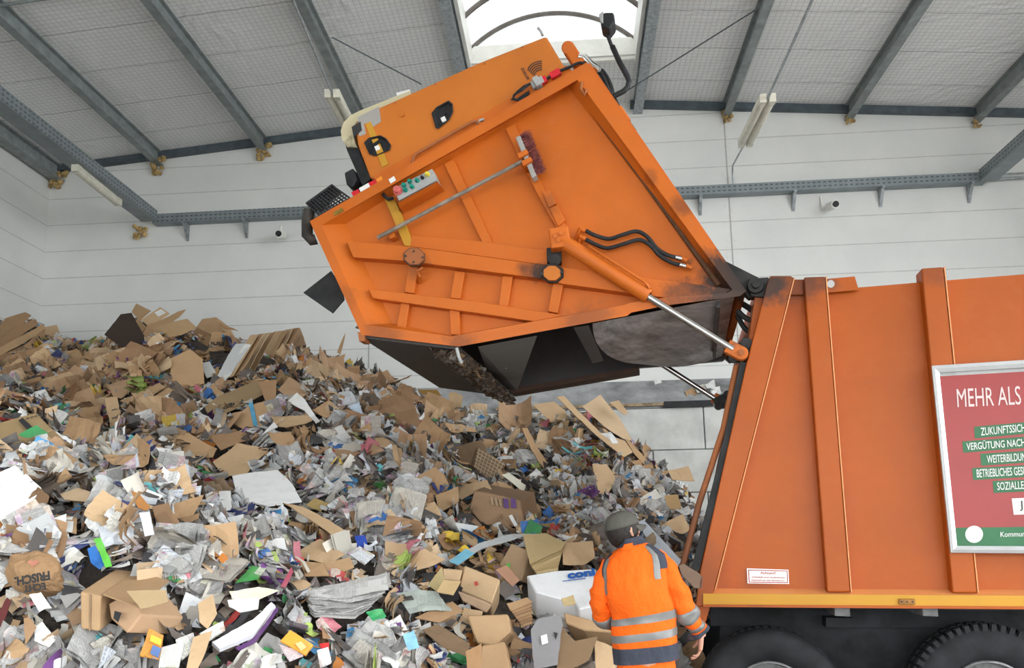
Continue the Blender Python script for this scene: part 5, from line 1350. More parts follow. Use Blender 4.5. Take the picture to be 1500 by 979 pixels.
S('long folded kraft envelope above the labelled carton', [(88, 727), (115, 719), (155, 730), (138, 736), (95, 734)], B6, (0, -.5, .85), lift=.25)
S('orange brown folder on its edge', [(192, 720), (203, 724), (220, 744), (214, 750), (202, 745)], (.42, .19, .06), (.3, -.8, .4), lift=.22)
sheet([(204, 752), (219, 750), (226, 784), (212, 786)], 'white paper page right of the orange brown folder', 'paper', WHITES[8], (.1, -.85, .4), .2, M_PAPER, .003, .06, .2, None, 'paper_sheet')
S('flattened brown carton right of the long narrow carton', [(247, 742), (299, 727), (283, 757), (252, 761)], B2, (.1, -.75, .66), lift=.18)
# --- lower middle
S('big white board in the middle of the heap', [(341, 699), (372, 693), (407, 691), (430, 714), (442, 738), (392, 743), (363, 737), (345, 718)], (.80, .81, .81), (.05, -.6, .8), lift=.3, mat=M_PAPER, name='paper_board', cat='board', warp=.02, th=.014)
S('long curved tan strip reaching down from the big white board', [(416, 738), (445, 744), (483, 764), (516, 787), (500, 798), (478, 780), (455, 763)], B3, (.1, -.65, .75), lift=.32, warp=.02)
S('white folded card left of the big white board', [(321, 720), (338, 720), (340, 756), (324, 762)], WHITES[1], (0, -.9, .4), lift=.2, mat=M_PAPER, name='paper_sheet', cat='paper')
S('white label card below the white folded card', [(328, 760), (357, 755), (355, 774), (333, 768)], WHITES[1], (0, -.8, .6), lift=.25, mat=M_PAPER, name='paper_sheet', cat='paper')
S('smooth tan carton lid in the lower middle of the heap', [(436, 808), (469, 791), (505, 814), (484, 827), (440, 820)], B3, (0, -.7, .7), lift=.22)
S('tan carton flap below the smooth tan lid', [(469, 827), (513, 818), (519, 833), (485, 846)], B1, (0, -.8, .6), lift=.22)
S('crushed carton side left of the tan flap', [(438, 822), (470, 826), (484, 845), (447, 846)], B2, (0, -.85, .5), lift=.16)
S('gold kraft envelope above the long curved strip', [(449, 742), (461, 731), (482, 738), (470, 751)], (.40, .29, .12), (0, -.7, .7), lift=.25)
sheet([(546, 708), (555, 699), (571, 716), (559, 720)], 'dark green folded card in the middle of the heap', 'paper', (.03, .12, .025), (0, -.85, .5), .2, M_PAPER, .004, .08, 0, None, 'folded_card')
sheet([(345, 856), (369, 830), (390, 834), (378, 850)], 'green printed bag in the lower middle', 'bag', (.05, .28, .06), (0, -.75, .66), .2, M_PAPER, .004, .07, .7, None, 'plastic_bag')
sheet([(327, 797), (349, 793), (349, 801), (336, 807)], 'cobalt blue scrap below the white label card', 'paper', (.03, .08, .40), (0, -.7, .7), .2, M_PAPER, .004, .1, 0, None, 'plastic_scrap')
sheet([(520, 788), (535, 787), (540, 802), (524, 804)], 'cobalt blue carton at the end of the long curved strip', 'box', (.03, .07, .36), (0, -.85, .5), .2, M_PAPER, .02, .05, 0, None, 'small_carton')
mag([(508, 812), (527, 802), (549, 815), (534, 829)], 'white printed carton with a blue picture', (.70, .72, .74), k=.7, lift=.25, name='printed_carton', cat='box')
S('cream sheet above the purple edged stack', [(336, 868), (378, 861), (408, 868), (380, 880), (340, 878)], (.72, .70, .55), (0, -.6, .8), lift=.3, mat=M_PAPER, name='paper_sheet', cat='paper')
S('white paper below the cream sheet', [(333, 880), (380, 877), (378, 893), (352, 898), (336, 890)], WHITES[5], (0, -.75, .66), lift=.3, mat=M_PAPER, name='paper_sheet', cat='paper')
S('thick white stack with a purple edge', [(310, 945), (370, 913), (398, 888), (404, 893), (370, 935), (322, 954)], (.66, .66, .70), (0, -.6, .8), lift=.3, mat=M_PAPER, name='paper_stack', cat='paper', th=.03)
S('purple strip along the edge of the thick white stack', [(345, 951), (372, 936), (405, 892), (408, 895), (375, 942), (350, 955)], (.10, .04, .14), (0, -.8, .5), lift=.32, mat=M_PAPER, name='paper_strip', cat='paper')
S('maroon folder standing above the cream sheet', [(411, 860), (427, 831), (430, 838), (418, 862)], (.30, .06, .09), (.2, -.9, .3), lift=.25, mat=M_PAPER, name='folder', cat='folder')
o = mag([(411, 941), (425, 925), (459, 947), (448, 962)], 'orange food leaflet at the bottom of the heap', (.80, .36, .05), lift=.28, k=.1, warp=.02, name='leaflet', cat='leaflet')
attach(mark(o, [(432, 943), (441, 940), (449, 948), (441, 954)], n7, simple('pale_food_print', (.70, .55, .25), .5), o['_c'], .03, 'printed_patch')[1], o)
mag([(408, 946), (428, 952), (444, 963), (424, 970)], 'pink and white leaflet under the orange food leaflet', (.74, .62, .64), lift=.22, k=.6, name='leaflet', cat='leaflet')
mag([(464, 955), (480, 950), (486, 972), (469, 980)], 'white leaflet with red print right of the orange food leaflet', (.78, .74, .72), lift=.28, k=.95, name='leaflet', cat='leaflet')
sheet([(468, 944), (482, 942), (482, 956), (472, 957)], 'small red plastic cup above the white leaflet with red print', 'cup', (.55, .03, .03), (0, -.9, .3), .26, M_PAPER, .004, .15, 0, None, 'plastic_cup')
for i in range(16):
    t = i/15; x0 = 442 + 12*t; y0 = 866 + 34*t
    sheet([(x0, y0), (x0 + 60, y0 - 10 + 6*t), (x0 + 128 - 46*t, y0 - 14 - 12*(1-t) + 4*t), (x0 + 132 - 46*t, y0 - 6), (x0 + 66, y0 + 6), (x0 + 8, y0 + 7)], 'newspaper %s from the top in the wide grey stack at the bottom' % ['first', 'second', 'third', 'fourth', 'fifth', 'sixth', 'seventh', 'eighth', 'ninth', 'tenth', 'eleventh', 'twelfth', 'thirteenth', 'fourteenth', 'fifteenth', 'lowest'][i], 'newspaper', NEWS[i % 3], (0, -.55, .83), .34 - .012*i, M_PAPER, .005, .06, .5 + .03*(i % 4), 'newspapers in the wide grey stack', 'newspaper', fold=.3)
mag([(505, 864), (560, 852), (566, 866), (518, 880)], 'open newspaper page with a picture on top of the wide grey stack', (.46, .45, .43), (0, -.55, .83), .8, .42, 'newspaper', 'newspaper', th=.004)
sheet([(536, 897), (560, 893), (566, 905), (546, 912)], 'green plastic packaging in the newspaper stack', 'wrapper', (.05, .34, .12), (0, -.85, .5), .42, M_PAPER, .004, .14, 0, None, 'plastic_wrapper')
S('tan kraft bag at the bottom edge', [(283, 935), (311, 925), (300, 960), (288, 985), (272, 985)], B3, (.1, -.85, .5), lift=.3)
S('big tan paper bag standing under the coupon leaflets', [(290, 885), (312, 872), (318, 900), (304, 922), (292, 912)], B3, (.1, -.9, .4), lift=.25)
# --- lower right of the heap
nb = (-.15, -.85, .5)
o = box_px([(681, 827), (733, 850), (721, 885), (672, 865)], 'smooth tan carton with a tiny red stamp', B3, (-.05, .3, -.2), nb, .32, flaps=[([(672, 866), (721, 886), (713, 897), (678, 879)], (-.1, -.8, -.4), .34)])
attach(mark(o, [(694, 853), (699, 851.5), (701, 857), (696, 859)], nb, simple('red_stamp', (.5, .08, .06), .7), o.location, .03, 'printed_patch', .001)[1], o)
o = box_px([(749, 795), (777, 808), (761, 851), (725, 836)], 'olive tan carton with a green mark right of the red stamped carton', (.29, .195, .115), (.2, .3, -.1), (.1, -.85, .5), .25, flaps=[([(725, 836), (742, 829), (761, 851), (750, 860)], (.3, -.8, .4), .3)])
attach(mark(o, [(741, 826), (747, 825), (748, 830), (743, 833)], (.1, -.85, .5), simple('green_stamp', (.10, .30, .06), .7), o.location, .03, 'printed_patch', .001)[1], o)
o = S('curved grey strip with a pale blue end', [(657, 823), (671, 828), (706, 803), (776, 784), (778, 783), (740, 783), (702, 796)], (.45, .46, .46), (.1, -.65, .75), lift=.42, mat=M_PAPER, name='paper_strip', cat='board', warp=.03)
attach(mark(o, [(658, 823), (671, 828), (695, 811), (682, 804)], (.1, -.65, .75), simple('pale_blue_print', (.20, .48, .62), .5), o['_c'], .02, 'printed_patch')[1], o)
for i in range(6):
    S('%s padded envelope in the yellowish fan right of the grey strip' % ['topmost', 'second', 'third', 'fourth', 'fifth', 'lowest'][i], [(766 + i*3, 788 + i*6), (800, 783 + i*5), (829 - i*2, 798 + i*5), (822 - i, 808 + i*6), (776 + i*2, 828 + i*3)], [(.44, .33, .17), (.38, .28, .14), (.48, .37, .2)][i % 3], (.15, -.65, .72), 'envelope', lift=.42 - .035*i, name='padded_envelope', warp=.03, th=.014, group='padded envelopes')
nb = (.03, -.62, .78)
o = box_px([(771, 843), (812, 836), (873, 834), (877, 868), (872, 888), (849, 893), (843, 882), (784, 867)], 'white carton with blue lettering left of the man', (.78, .79, .80), (.0, .2, -.3), nb, .35, sag=.008)
writing(o, 'coni', (832, 849), (873, 843.5), (830, 838), nb, o.location, .03, simple('blue_letter_print', (.03, .12, .42), .5), .05)
attach(mark(o, [(824, 851), (858, 847), (858, 848), (824, 852)], nb, simple('blue_letter_print2', (.03, .12, .42), .5), o.location, .03, 'printed_line', .001)[1], o)
S('yellowish torn piece of cardboard lying on the white carton', [(822, 878), (840, 873), (843, 886), (826, 889)], (.55, .42, .22), (0, -.7, .7), lift=.5)
nb = (.2, -.95, .25)
o = S('grey board standing at the bottom beside the man', [(777, 923), (788, 907), (820, 901), (824, 912), (816, 975), (782, 981)], (.25, .245, .25), nb, lift=.5, warp=.01)
attach(mark(o, [(792, 932), (801, 929), (803, 942), (794, 945)], nb, M_LABEL, o['_c'], .025)[1], o)
attach(mark(o, [(811, 926), (817, 928), (814, 938)], nb, M_INK, o['_c'], .025, 'printed_patch')[1], o)
S('dark brown carton behind the standing grey board', [(818, 914), (842, 940), (875, 934), (862, 968), (833, 984), (815, 984)], (.23, .15, .085), (.3, -.85, .4), lift=.45)
box_px([(827, 898), (873, 911), (900, 928), (856, 924), (830, 914)], 'brown carton with a green stamp beside the man', B1, (.05, .3, -.15), (.2, -.85, .5), .42)
S('tan kraft flap behind the man', [(823, 796), (868, 793), (872, 816), (855, 829), (824, 829)], B3, (.2, -.75, .6), lift=.4)
S('tan kraft sheet at the man\'s knees', [(870, 938), (898, 950), (902, 985), (872, 985)], B3, (.2, -.8, .5), lift=.45)
S('tan carton half open left of the red stamped carton', [(589, 824), (622, 806), (652, 821), (628, 833), (610, 838)], B3, (-.05, -.7, .7), lift=.28)
box_px([(648, 832), (679, 834), (675, 852), (650, 850)], 'small open carton left of the red stamped carton', B3, (-.05, .3, -.1), (0, -.9, .4), .3, flaps=[([(628, 858), (648, 832), (651, 850), (640, 868)], (-.4, -.7, .5), .36), ([(675, 852), (650, 850), (640, 868), (664, 872)], (0, -.5, .85), .36)])
S('black plastic panel with a white ring left of the red stamped carton', [(640, 872), (664, 853), (678, 862), (672, 880), (650, 884)], (.02, .02, .022), (0, -.8, .5), lift=.36)
nb = (0, -.85, .5)
o = box_px([(684, 900), (745, 897), (750, 922), (726, 945), (700, 940)], 'crushed brown carton stuffed with paper at the bottom', B1, (.0, .35, -.1), nb, .42)
box_px([(706, 944), (738, 939), (748, 985), (702, 985)], 'lettered brown carton at the bottom edge of the picture', B2, (.0, .35, -.1), (0, -.9, .3), .48, flaps=[([(684, 955), (706, 944), (704, 985), (686, 985)], (-.5, -.8, .3), .5)])
S('dark flat carton above the lettered carton at the bottom', [(608, 907), (663, 883), (678, 897), (643, 914)], B4, (0, -.6, .8), lift=.36)
S('long dark carton edge running to the bottom', [(618, 925), (640, 915), (688, 945), (684, 965), (650, 950)], (.20, .135, .08), (.1, -.7, .6), lift=.34)
for i in range(7):
    S('%s cardboard sheet in the small dark stack right of centre bottom' % ['first', 'second', 'third', 'fourth', 'fifth', 'sixth', 'last'][i], [(742 + 3*i, 886 + 4*i), (772 + i, 877 + 5*i), (780, 884 + 5*i), (748 + 3*i, 896 + 4*i)], [B2, B4, B7][i % 3], (.1, -.5, .85), lift=.45 - .02*i, warp=.03, group='cardboard sheets of the small dark stack')
sheet([(590, 931), (606, 924), (614, 950), (598, 955)], 'pale blue plastic scrap at the bottom', 'plastic', (.25, .50, .68), (0, -.85, .5), .3, M_PAPER, .003, .1, .2, None, 'plastic_scrap')
mag([(580, 870), (640, 868), (662, 897), (600, 902)], 'mildewed pale green newspaper spread', (.40, .44, .40), (0, -.65, .75), .6, .34, 'newspaper', 'newspaper', .08, .004)
# paper left on the push wall slope
sheet([(1000, 579), (1046, 581), (1040, 592), (999, 590)], 'flattened tan carton lying on the push wall slope', 'cardboard', B3, (0, -.72, .7), .02, M_CARD, .008, .03, 0, None, 'cardboard_sheet', at=at_y(1020, 586, 16.45))
for i, (x, y) in enumerate(((1003, 573), (1018, 568), (1032, 563), (1040, 572), (1010, 578))):
    sheet([(x, y), (x+14, y-5), (x+17, y+6), (x+3, y+9)], 'crumpled paper on the push wall slope above the tan carton', 'paper', [B2, WHITES[3], WHITES[1], WHITES[5], B4][i], (0, -.8, .6), .02, M_PAPER, .003, .18, .4, 'crumpled papers on the push wall slope', 'paper_sheet', at=at_y(x+8, y+2, 16.55))
sheet([(957, 557), (966, 554), (970, 561), (960, 564)], 'single white paper high on the push wall slope', 'paper', WHITES[1], (0, -.8, .6), .02, M_PAPER, .003, .15, .2, None, 'paper_sheet', at=at_y(963, 560, 16.7))

# ---------------------------------------------------------------- loose scraps
NSC = 84000
cx_, cy_ = [], []
tries = 0
K = 4
uu, vv = np.meshgrid(np.linspace(-.5, .5, K), np.linspace(-.5, .5, K)); uu = uu.ravel(); vv = vv.ravel()
V = np.zeros((NSC, K*K, 3), np.float32); TI = np.zeros((NSC, K*K, 4), np.float32); PU = np.zeros((NSC, K*K, 3), np.float32); mats_idx = np.zeros(NSC, np.int32)
cnt = 0; rs = random.Random(11)
def choose(px, py, x, y):
    br = in_zone_brown(px, py); r = rs.random(); patch = noise.noise((x*.9, y*.9, 11.0)); patch2 = noise.noise((x*1.1, y*1.1, 31.0))
    if r < br*.8: return rs.choice(BROWNS), 1, .0
    if r < br*.8 + (.20 + .09*(patch < 0))*(1.1 - br): return rs.choice(GAP_DARKS), 0, .1
    if r < br*.8 + .26 + (.07 if py > 720 else .035): return rs.choice(COLOURS), 0, rs.random()
    if patch2 > .16 or rs.random() < .18: return rs.choice(NEWS), 0, rs.uniform(.3, 1)
    return rs.choice(WHITES), 0, rs.uniform(0, .9)
while cnt < NSC:
    y = rs.uniform(3.5, 16.15)
    a = rs.uniform(-1.5, ca[-1] + .05); x = a*y
    if x < XL + .35 or rs.random() > y/16.2: continue
    z = hz(x, y)
    if z < .02: continue
    P = Vector((x, y, z)); px, py = project(P)
    if px < -900 or py > 1300 or px > 1090 or ((px < -120 or py > 1120) and rs.random() < .45): continue
    if y > 15.85: continue
    nrm = hn(x, y); near_ = y < 9
    bundle = rs.random() < .42
    m_ = rs.randint(3, 9) if bundle else 1
    col, mi, kind = choose(px, py, x, y)
    s0 = (.04 + .145*rs.random()**1.4)*(1.15 if bundle else 1); asp0 = rs.uniform(.3, 1)
    if rs.random() < .2: asp0 = rs.uniform(.08, .22); s0 *= 1.6
    tilt = min(1.4, abs(rs.gauss(0, .44))); 
    if bundle and rs.random() < .22: tilt = rs.uniform(.9, 1.4)
    if covered(px, py - s0*800/y): tilt *= .22; s0 *= .85
    az = rs.uniform(0, 2*math.pi)*.5 + 6*noise.noise((x*.8, y*.8, 51.0))
    q = Vector((0, 0, 1)).rotation_difference(nrm).to_matrix()
    Rb = q @ Matrix.Rotation(az, 3, 'Z') @ Matrix.Rotation(tilt, 3, 'X') @ Matrix.Rotation(rs.uniform(0, 6.28), 3, 'Z')
    k1, k2 = rs.gauss(0, .9), rs.gauss(0, .6); gap = rs.uniform(.008, .022)
    seedv = rs.random()*60
    for L in range(m_):
        if cnt >= NSC: break
        if bundle and rs.random() < .25: col2, mi2, kind2 = choose(px, py, x, y)
        else: col2, mi2, kind2 = col, mi, kind
        s = s0*rs.uniform(.8, 1.15); asp = asp0*rs.uniform(.8, 1.2)
        R = Rb @ Matrix.Rotation(rs.gauss(0, .18), 3, 'Z') @ Matrix.Rotation(rs.gauss(0, .10), 3, 'X') if bundle else Rb
        Rn = np.array(R)
        cr = (.05 if mi2 == 1 else .09) if not bundle else .035
        if not bundle and mi2 == 0 and rs.random() < .4: cr = .2
        jit = rng.normal(0, cr*.42, (K*K, 3)); jit[:, :2] *= .3
        lx = uu*s; ly = vv*s*asp; lz = (k1*uu**2 + k2*uu*vv + .35*k2*np.abs(vv+.1))*s*.75
        loc = np.stack([lx, ly, lz], 1) + jit*s
        if bundle: loc = loc + np.array([rs.gauss(0, .03), rs.gauss(0, .03), -gap*L])
        Pj = project(P + nrm*.08)
        if covered(*Pj) and rs.random() < .97: break
        off = nrm*(rs.uniform(-.03, .045) + s*.24*math.sin(tilt) + (gap*m_*.5 if bundle else 0))
        V[cnt] = loc @ Rn.T + np.array(P + off)
        f = rs.uniform(.68, 1.1)
        TI[cnt, :, 0] = col2[0]*f; TI[cnt, :, 1] = col2[1]*f; TI[cnt, :, 2] = col2[2]*f; TI[cnt, :, 3] = 1
        PU[cnt, :, 0] = lx + rs.random()*3; PU[cnt, :, 1] = ly + rs.random()*3; PU[cnt, :, 2] = kind2
        mats_idx[cnt] = mi2; cnt += 1
base = np.array([(j*K+i, j*K+i+1, (j+1)*K+i+1, (j+1)*K+i) for j in range(K-1) for i in range(K-1)])
def scrap_object(name, sel, mat, label, cat):
    n_ = int(sel.sum()); me = bpy.data.meshes.new(name)
    me.vertices.add(n_*K*K); me.vertices.foreach_set('co', V[sel].ravel())
    fs = (base[None, :, :] + (np.arange(n_)*K*K)[:, None, None]).reshape(-1, 4)
    me.loops.add(fs.size); me.loops.foreach_set('vertex_index', fs.ravel().astype(np.int32))
    me.polygons.add(len(fs)); me.polygons.foreach_set('loop_start', np.arange(0, fs.size, 4, dtype=np.int32))
    try: me.polygons.foreach_set('loop_total', np.full(len(fs), 4, np.int32))
    except Exception: pass
    me.update(calc_edges=True); me.validate()
    set_sheet_attrs(me, None, PU[sel].reshape(-1, 3), TI[sel].reshape(-1, 4))
    me.materials.append(mat)
    o = bpy.data.objects.new(name, me); COL.objects.link(o)
    return tag(o, label, cat, None, 'stuff')
scrap_object('paper_scraps', mats_idx == 0, M_PAPER, 'countless crumpled scraps of printed waste paper covering the pile', 'waste paper')
scrap_object('cardboard_scraps', mats_idx == 1, M_CARD, 'countless small torn scraps of brown cardboard all over the pile', 'waste cardboard')


# ================================================================== scattered pieces, each an object of its own
LIB = {}
def lib_mesh(kind, i):
    """a mesh of one scattered piece in its own metres"""
    rr = random.Random(hash((kind, i)) % 99991 if False else (i*131 + {'board': 1, 'flap': 2, 'paper': 3, 'news': 4, 'pack': 5, 'strip': 6}[kind]*977))
    g = 7; s = {'board': rr.uniform(.35, .62), 'flap': rr.uniform(.2, .36), 'paper': rr.uniform(.19, .32), 'news': rr.uniform(.26, .42), 'pack': rr.uniform(.09, .2), 'strip': rr.uniform(.4, .75)}[kind]
    asp = rr.uniform(.5, .95) if kind != 'strip' else rr.uniform(.12, .24)
    v = []; puv = []; sd = rr.random()*40; fa_ = rr.choice([0, 0, 1.57, .6]); cr = {'board': .028, 'flap': .04, 'paper': .06, 'news': .035, 'pack': .05, 'strip': .025}[kind]
    k1 = rr.uniform(-.5, .5); fold = rr.uniform(0, .9) if kind in ('board', 'flap', 'news') else rr.uniform(0, .5); fo = rr.uniform(-.2, .2)
    cut = [rr.uniform(0, .28) if rr.random() < .5 else 0 for _ in range(4)]
    kd = {'paper': rr.choice([.1, .2, .5, .55, .7]), 'news': rr.uniform(.5, .8), 'pack': rr.uniform(.3, 1)}.get(kind, 0)
    for j in range(g):
        for i_ in range(g):
            u, w = i_/(g-1)-.5, j/(g-1)-.5
            ci = (0 if u < 0 else 1) + (0 if w < 0 else 2); c = cut[ci]
            x, y = u*s*(1 - c*abs(w)*2*abs(u)*2), w*s*asp*(1 - c*abs(u)*abs(w)*2)
            t = u*math.cos(fa_) + w*math.sin(fa_)
            z = (abs(t-fo)*fold + k1*u*u + cr*4*noise.noise((u*2.2+sd, w*2.2, sd)) + cr*2*noise.noise((u*5+sd, w*5, sd)))*s
            x += cr*s*noise.noise((u*6, w*6, sd+5))*.8; y += cr*s*noise.noise((u*6, w*6, sd+9))*.8
            v.append((x, y, z)); puv.append((x+sd, y, kd))
    f = [(j*g+i_, j*g+i_+1, (j+1)*g+i_+1, (j+1)*g+i_) for j in range(g-1) for i_ in range(g-1)]
    layers = rr.choice([2, 3, 4]) if kind == 'news' else 1
    V_, F_, P_ = [], [], []
    for L in range(layers):
        o0 = len(V_); dz = -L*.012; rx = rr.uniform(-.02, .02)
        V_ += [(a + rx, b_ + rr.uniform(-.004, .004) - rx, c_ + dz) for a, b_, c_ in v]; P_ += [(p[0]+L, p[1], p[2]) for p in puv]; F_ += [tuple(q+o0 for q in t) for t in f]
    th = {'board': .007, 'flap': .006, 'paper': 0, 'news': 0, 'pack': .0, 'strip': .007}[kind]
    if th:
        n0 = len(V_); V_ += [(a, b_, c_-th) for a, b_, c_ in V_]; P_ += P_[:]; F_ += [tuple(reversed([q+n0 for q in t])) for t in F_]
        rim = [i_ for i_ in range(g)] + [(j+1)*g-1 for j in range(1, g)] + [(g-1)*g+i_ for i_ in range(g-2, -1, -1)] + [j*g for j in range(g-2, 0, -1)]
        F_ += [(rim[q], rim[(q+1) % len(rim)], rim[(q+1) % len(rim)]+n0, rim[q]+n0) for q in range(len(rim))]
    col = {'board': BROWNS, 'flap': BROWNS, 'strip': BROWNS, 'paper': WHITES, 'news': NEWS, 'pack': COLOURS}[kind]
    ci = i % len(col); c = col[ci]
    me = bpy.data.meshes.new({'board': 'cardboard_sheet', 'flap': 'cardboard_flap', 'strip': 'cardboard_strip', 'paper': 'paper_sheet', 'news': 'newspaper', 'pack': 'printed_wrapper'}[kind])
    me.from_pydata(V_, [], F_); set_sheet_attrs(me, c, P_)
    me.materials.append(M_CARD if kind in ('board', 'flap', 'strip') else M_PAPER); me.update()
    return me, ci, s
CN_B = ['brown', 'dull brown', 'pale tan', 'dark brown', 'greyish brown', 'light tan', 'deep brown']
CN_W = ['mid grey', 'white', 'pale grey', 'cream', 'bluish grey', 'bright white', 'beige', 'grey', 'pale blue grey']
CN_N = ['grey', 'mid grey', 'pale grey', 'dark grey', 'yellowed grey', 'sooty grey']
CN_C = ['blue', 'sky blue', 'red', 'green', 'yellow', 'orange', 'purple', 'teal', 'pink', 'lime green', 'navy blue']
WORDS = {'board': ('cardboard_sheet', CN_B, 'cardboard sheet', 'cardboard', 'loose cardboard sheets on the pile'), 'flap': ('cardboard_flap', CN_B, 'torn cardboard flap', 'cardboard', 'torn cardboard flaps on the pile'), 'strip': ('cardboard_strip', CN_B, 'long cardboard strip', 'cardboard', 'long cardboard strips on the pile'),
         'paper': ('paper_sheet', CN_W, 'crumpled paper', 'paper', 'crumpled papers on the pile'), 'news': ('newspaper', CN_N, 'folded newspaper', 'newspaper', 'newspapers on the pile'), 'pack': ('printed_wrapper', CN_C, 'printed wrapper', 'wrapper', 'coloured wrappers on the pile')}
SEEN = {}
def make_label(kind, ci, s, px, py):
    name, cn, noun, cat, grp = WORDS[kind]
    best = min((((px-m[0])**2 + (1.4*(py-m[1]))**2, m) for m in MANUAL), key=lambda t: t[0])[1]
    dx, dy = px-best[0], py-best[1]
    rel = ('right of' if dx > 0 else 'left of') if abs(dx) > abs(dy)*1.3 else ('below' if dy > 0 else 'above')
    short = best[2].split()
    # cut the landmark's label at its first place word
    stop = {'lying', 'standing', 'on', 'in', 'of', 'at', 'right', 'left', 'under', 'above', 'below', 'beside', 'near', 'reaching', 'leaning', 'among', 'behind', 'jutting', 'just', 'high', 'tucked', 'between', 'sticking', 'running', 'sloping', 'ending', 'crossing', 'from'}
    cutw = []
    for k, w in enumerate(short):
        if w in stop and k > 2: break
        cutw.append(w)
    lm_ = ' '.join(cutw[:8])
    return cn[ci], noun, rel, lm_, cat, grp, name
def place(kind, px, py, meshes, scale=1.0, tiltmax=.9, lift=.06):
    P = hit0(px, py)
    if P is None or P.y > 15.7: return None
    me, ci, s = meshes[random.randrange(len(meshes))]
    rp = s*scale*.5*F/P.y
    if covered(px, py) or any(covered(px + rp*h*math.cos(q), py + rp*h*math.sin(q)*.8 - rp*.15) for q in (0, .8, 1.6, 2.4, 3.1, 3.9, 4.7, 5.5) for h in (.5, .95)): return None
    n_ = hn(P.x, P.y)
    toc = (CAM_O - P).normalized(); nrm = (n_*.6 + toc*.55).normalized()
    tilt = min(tiltmax, abs(random.gauss(0, .42)))
    R = Vector((0, 0, 1)).rotation_difference(nrm).to_matrix() @ Matrix.Rotation(random.uniform(0, 6.28), 3, 'Z') @ Matrix.Rotation(tilt, 3, 'X') @ Matrix.Rotation(random.uniform(0, 6.28), 3, 'Z')
    src = SRC.get(me.name)
    if src is None:
        o = bpy.data.objects.new(WORDS[kind][0], me); SRC[me.name] = o
    else: o = src.copy()
    COL.objects.link(o)
    M = R.to_4x4() @ Matrix.Scale(scale, 4); M.translation = P + nrm*(lift + .18*s*math.sin(tilt)); o.matrix_world = M
    c, noun, rel, lm_, cat, grp, nm = make_label(kind, ci, s*scale, px, py)
    PLACED.append((o, kind, c, noun, rel, lm_, cat, grp, s*scale, px, py)); return o
SRC, PLACED = {}, []
rs = random.Random(21)
def scatter(kind, n_, nm, wfun, **k):
    meshes = [lib_mesh(kind, i) for i in range(nm)]; c = 0; t = 0
    while c < n_ and t < n_*60:
        t += 1; px = rs.uniform(-6, 1030); py = rs.uniform(462, 985)
        if rs.random() > wfun(px, py): continue
        if px > 1000 and py > 800: continue
        # nearer pieces look larger: thin them by area
        if place(kind, px, py, meshes, scale=rs.uniform(.8, 1.15)*(1.0 if py < 640 else .8), **k): c += 1
near = lambda py: .35 + .65*(1 - (py-460)/520)
bz = lambda x, y: in_zone_brown(x, y)*(1.0 if y < 600 else max(.10, 1 - (y-600)/110))
scatter('board', 110, 21, lambda x, y: bz(x, y))
scatter('flap', 120, 21, lambda x, y: bz(x, y))
scatter('strip', 50, 14, lambda x, y: bz(x, y))
scatter('paper', 250, 32, lambda x, y: (1-in_zone_brown(x, y))*near(y))
scatter('news', 120, 18, lambda x, y: (1-in_zone_brown(x, y)*.9)*(.3 + .7*(y > 650)))
scatter('pack', 130, 33, lambda x, y: (.35 + .65*(y > 640))*(1-in_zone_brown(x, y)*.7))
# labels: colour, kind and the nearest thing one can find
from collections import defaultdict
byl = defaultdict(list)
for rec in PLACED:
    o, kind, c, noun, rel, lm_, cat, grp, s, px, py = rec
    byl['%s %s %s the %s' % (c, noun, rel, lm_)].append(rec)
for lab, recs in byl.items():
    if len(recs) > 1: recs.sort(key=lambda r: r[8])
    for i, rec in enumerate(recs):
        o, kind, c, noun, rel, lm_, cat, grp, s, px, py = rec
        L = lab
        if len(recs) == 2: L = ('smaller ' if i == 0 else 'larger ') + lab
        elif len(recs) > 2: L = (['smallest '] + ['next larger ', 'third smallest ', 'fourth smallest ', 'fifth smallest '][:len(recs)-2] + ['largest '])[i] + lab if len(recs) <= 6 else lab
        w = L.split()
        tag(o, ' '.join(w[:16]), cat, grp)
for o in COL.objects:
    for k in ('_c', '_n'):
        if k in o: del o[k]

# ================================================================== the man in the hi-vis jacket
PY = 5.2
def J(px, py, dy=0.0):
    """picture point on the man's own upright plane, moved dy metres to or from the camera"""
    P = at_y(px, py, PY); return P + Vector((P.x/PY*0, dy, 0))
MP = 1.0/229.0
M_SKIN = simple('skin', (.50, .27, .19), .5, 0, .1, 14)
M_HAIR = simple('dark_hair', (.022, .017, .014), .6, 0, .4, 60)
def cloth(name, col, sc=1.0):
    m = NT(name); p = m.geo(); n1 = m.noise(p, 5, 4, .6); n2 = m.noise(p, 16, 4, .65)
    c = m.mix(m.ramp(n1, .3, .75), col, tuple(k*.86 for k in col)); m.set(col=c, rough=.75, spec=.2)
    mp = m.n('Mapping'); m.link(p, mp.inputs[0]); mp.inputs['Scale'].default_value = (1, 1, .55); mp.inputs['Rotation'].default_value = (0, .5, .2)
    m.bump(m.math('ADD', m.noise(mp.outputs[0], 9, 5, .6), m.math('MULTIPLY', n2, .3)), .8*sc, .04); return m.mat
M_HIVIS = cloth('hivis_orange_fabric', (.92, .135, .008)); M_NAVY = cloth('navy_grey_fabric', (.05, .055, .075)); M_CAPM = cloth('grey_cap_fabric', (.085, .082, .07), .5)
M_REFL = simple('reflective_tape', (.21, .208, .20), .38, .2, .08, 14, .05)
M_BOOT = simple('black_boot_leather', (.02, .019, .018), .5, 0, .3, 12)

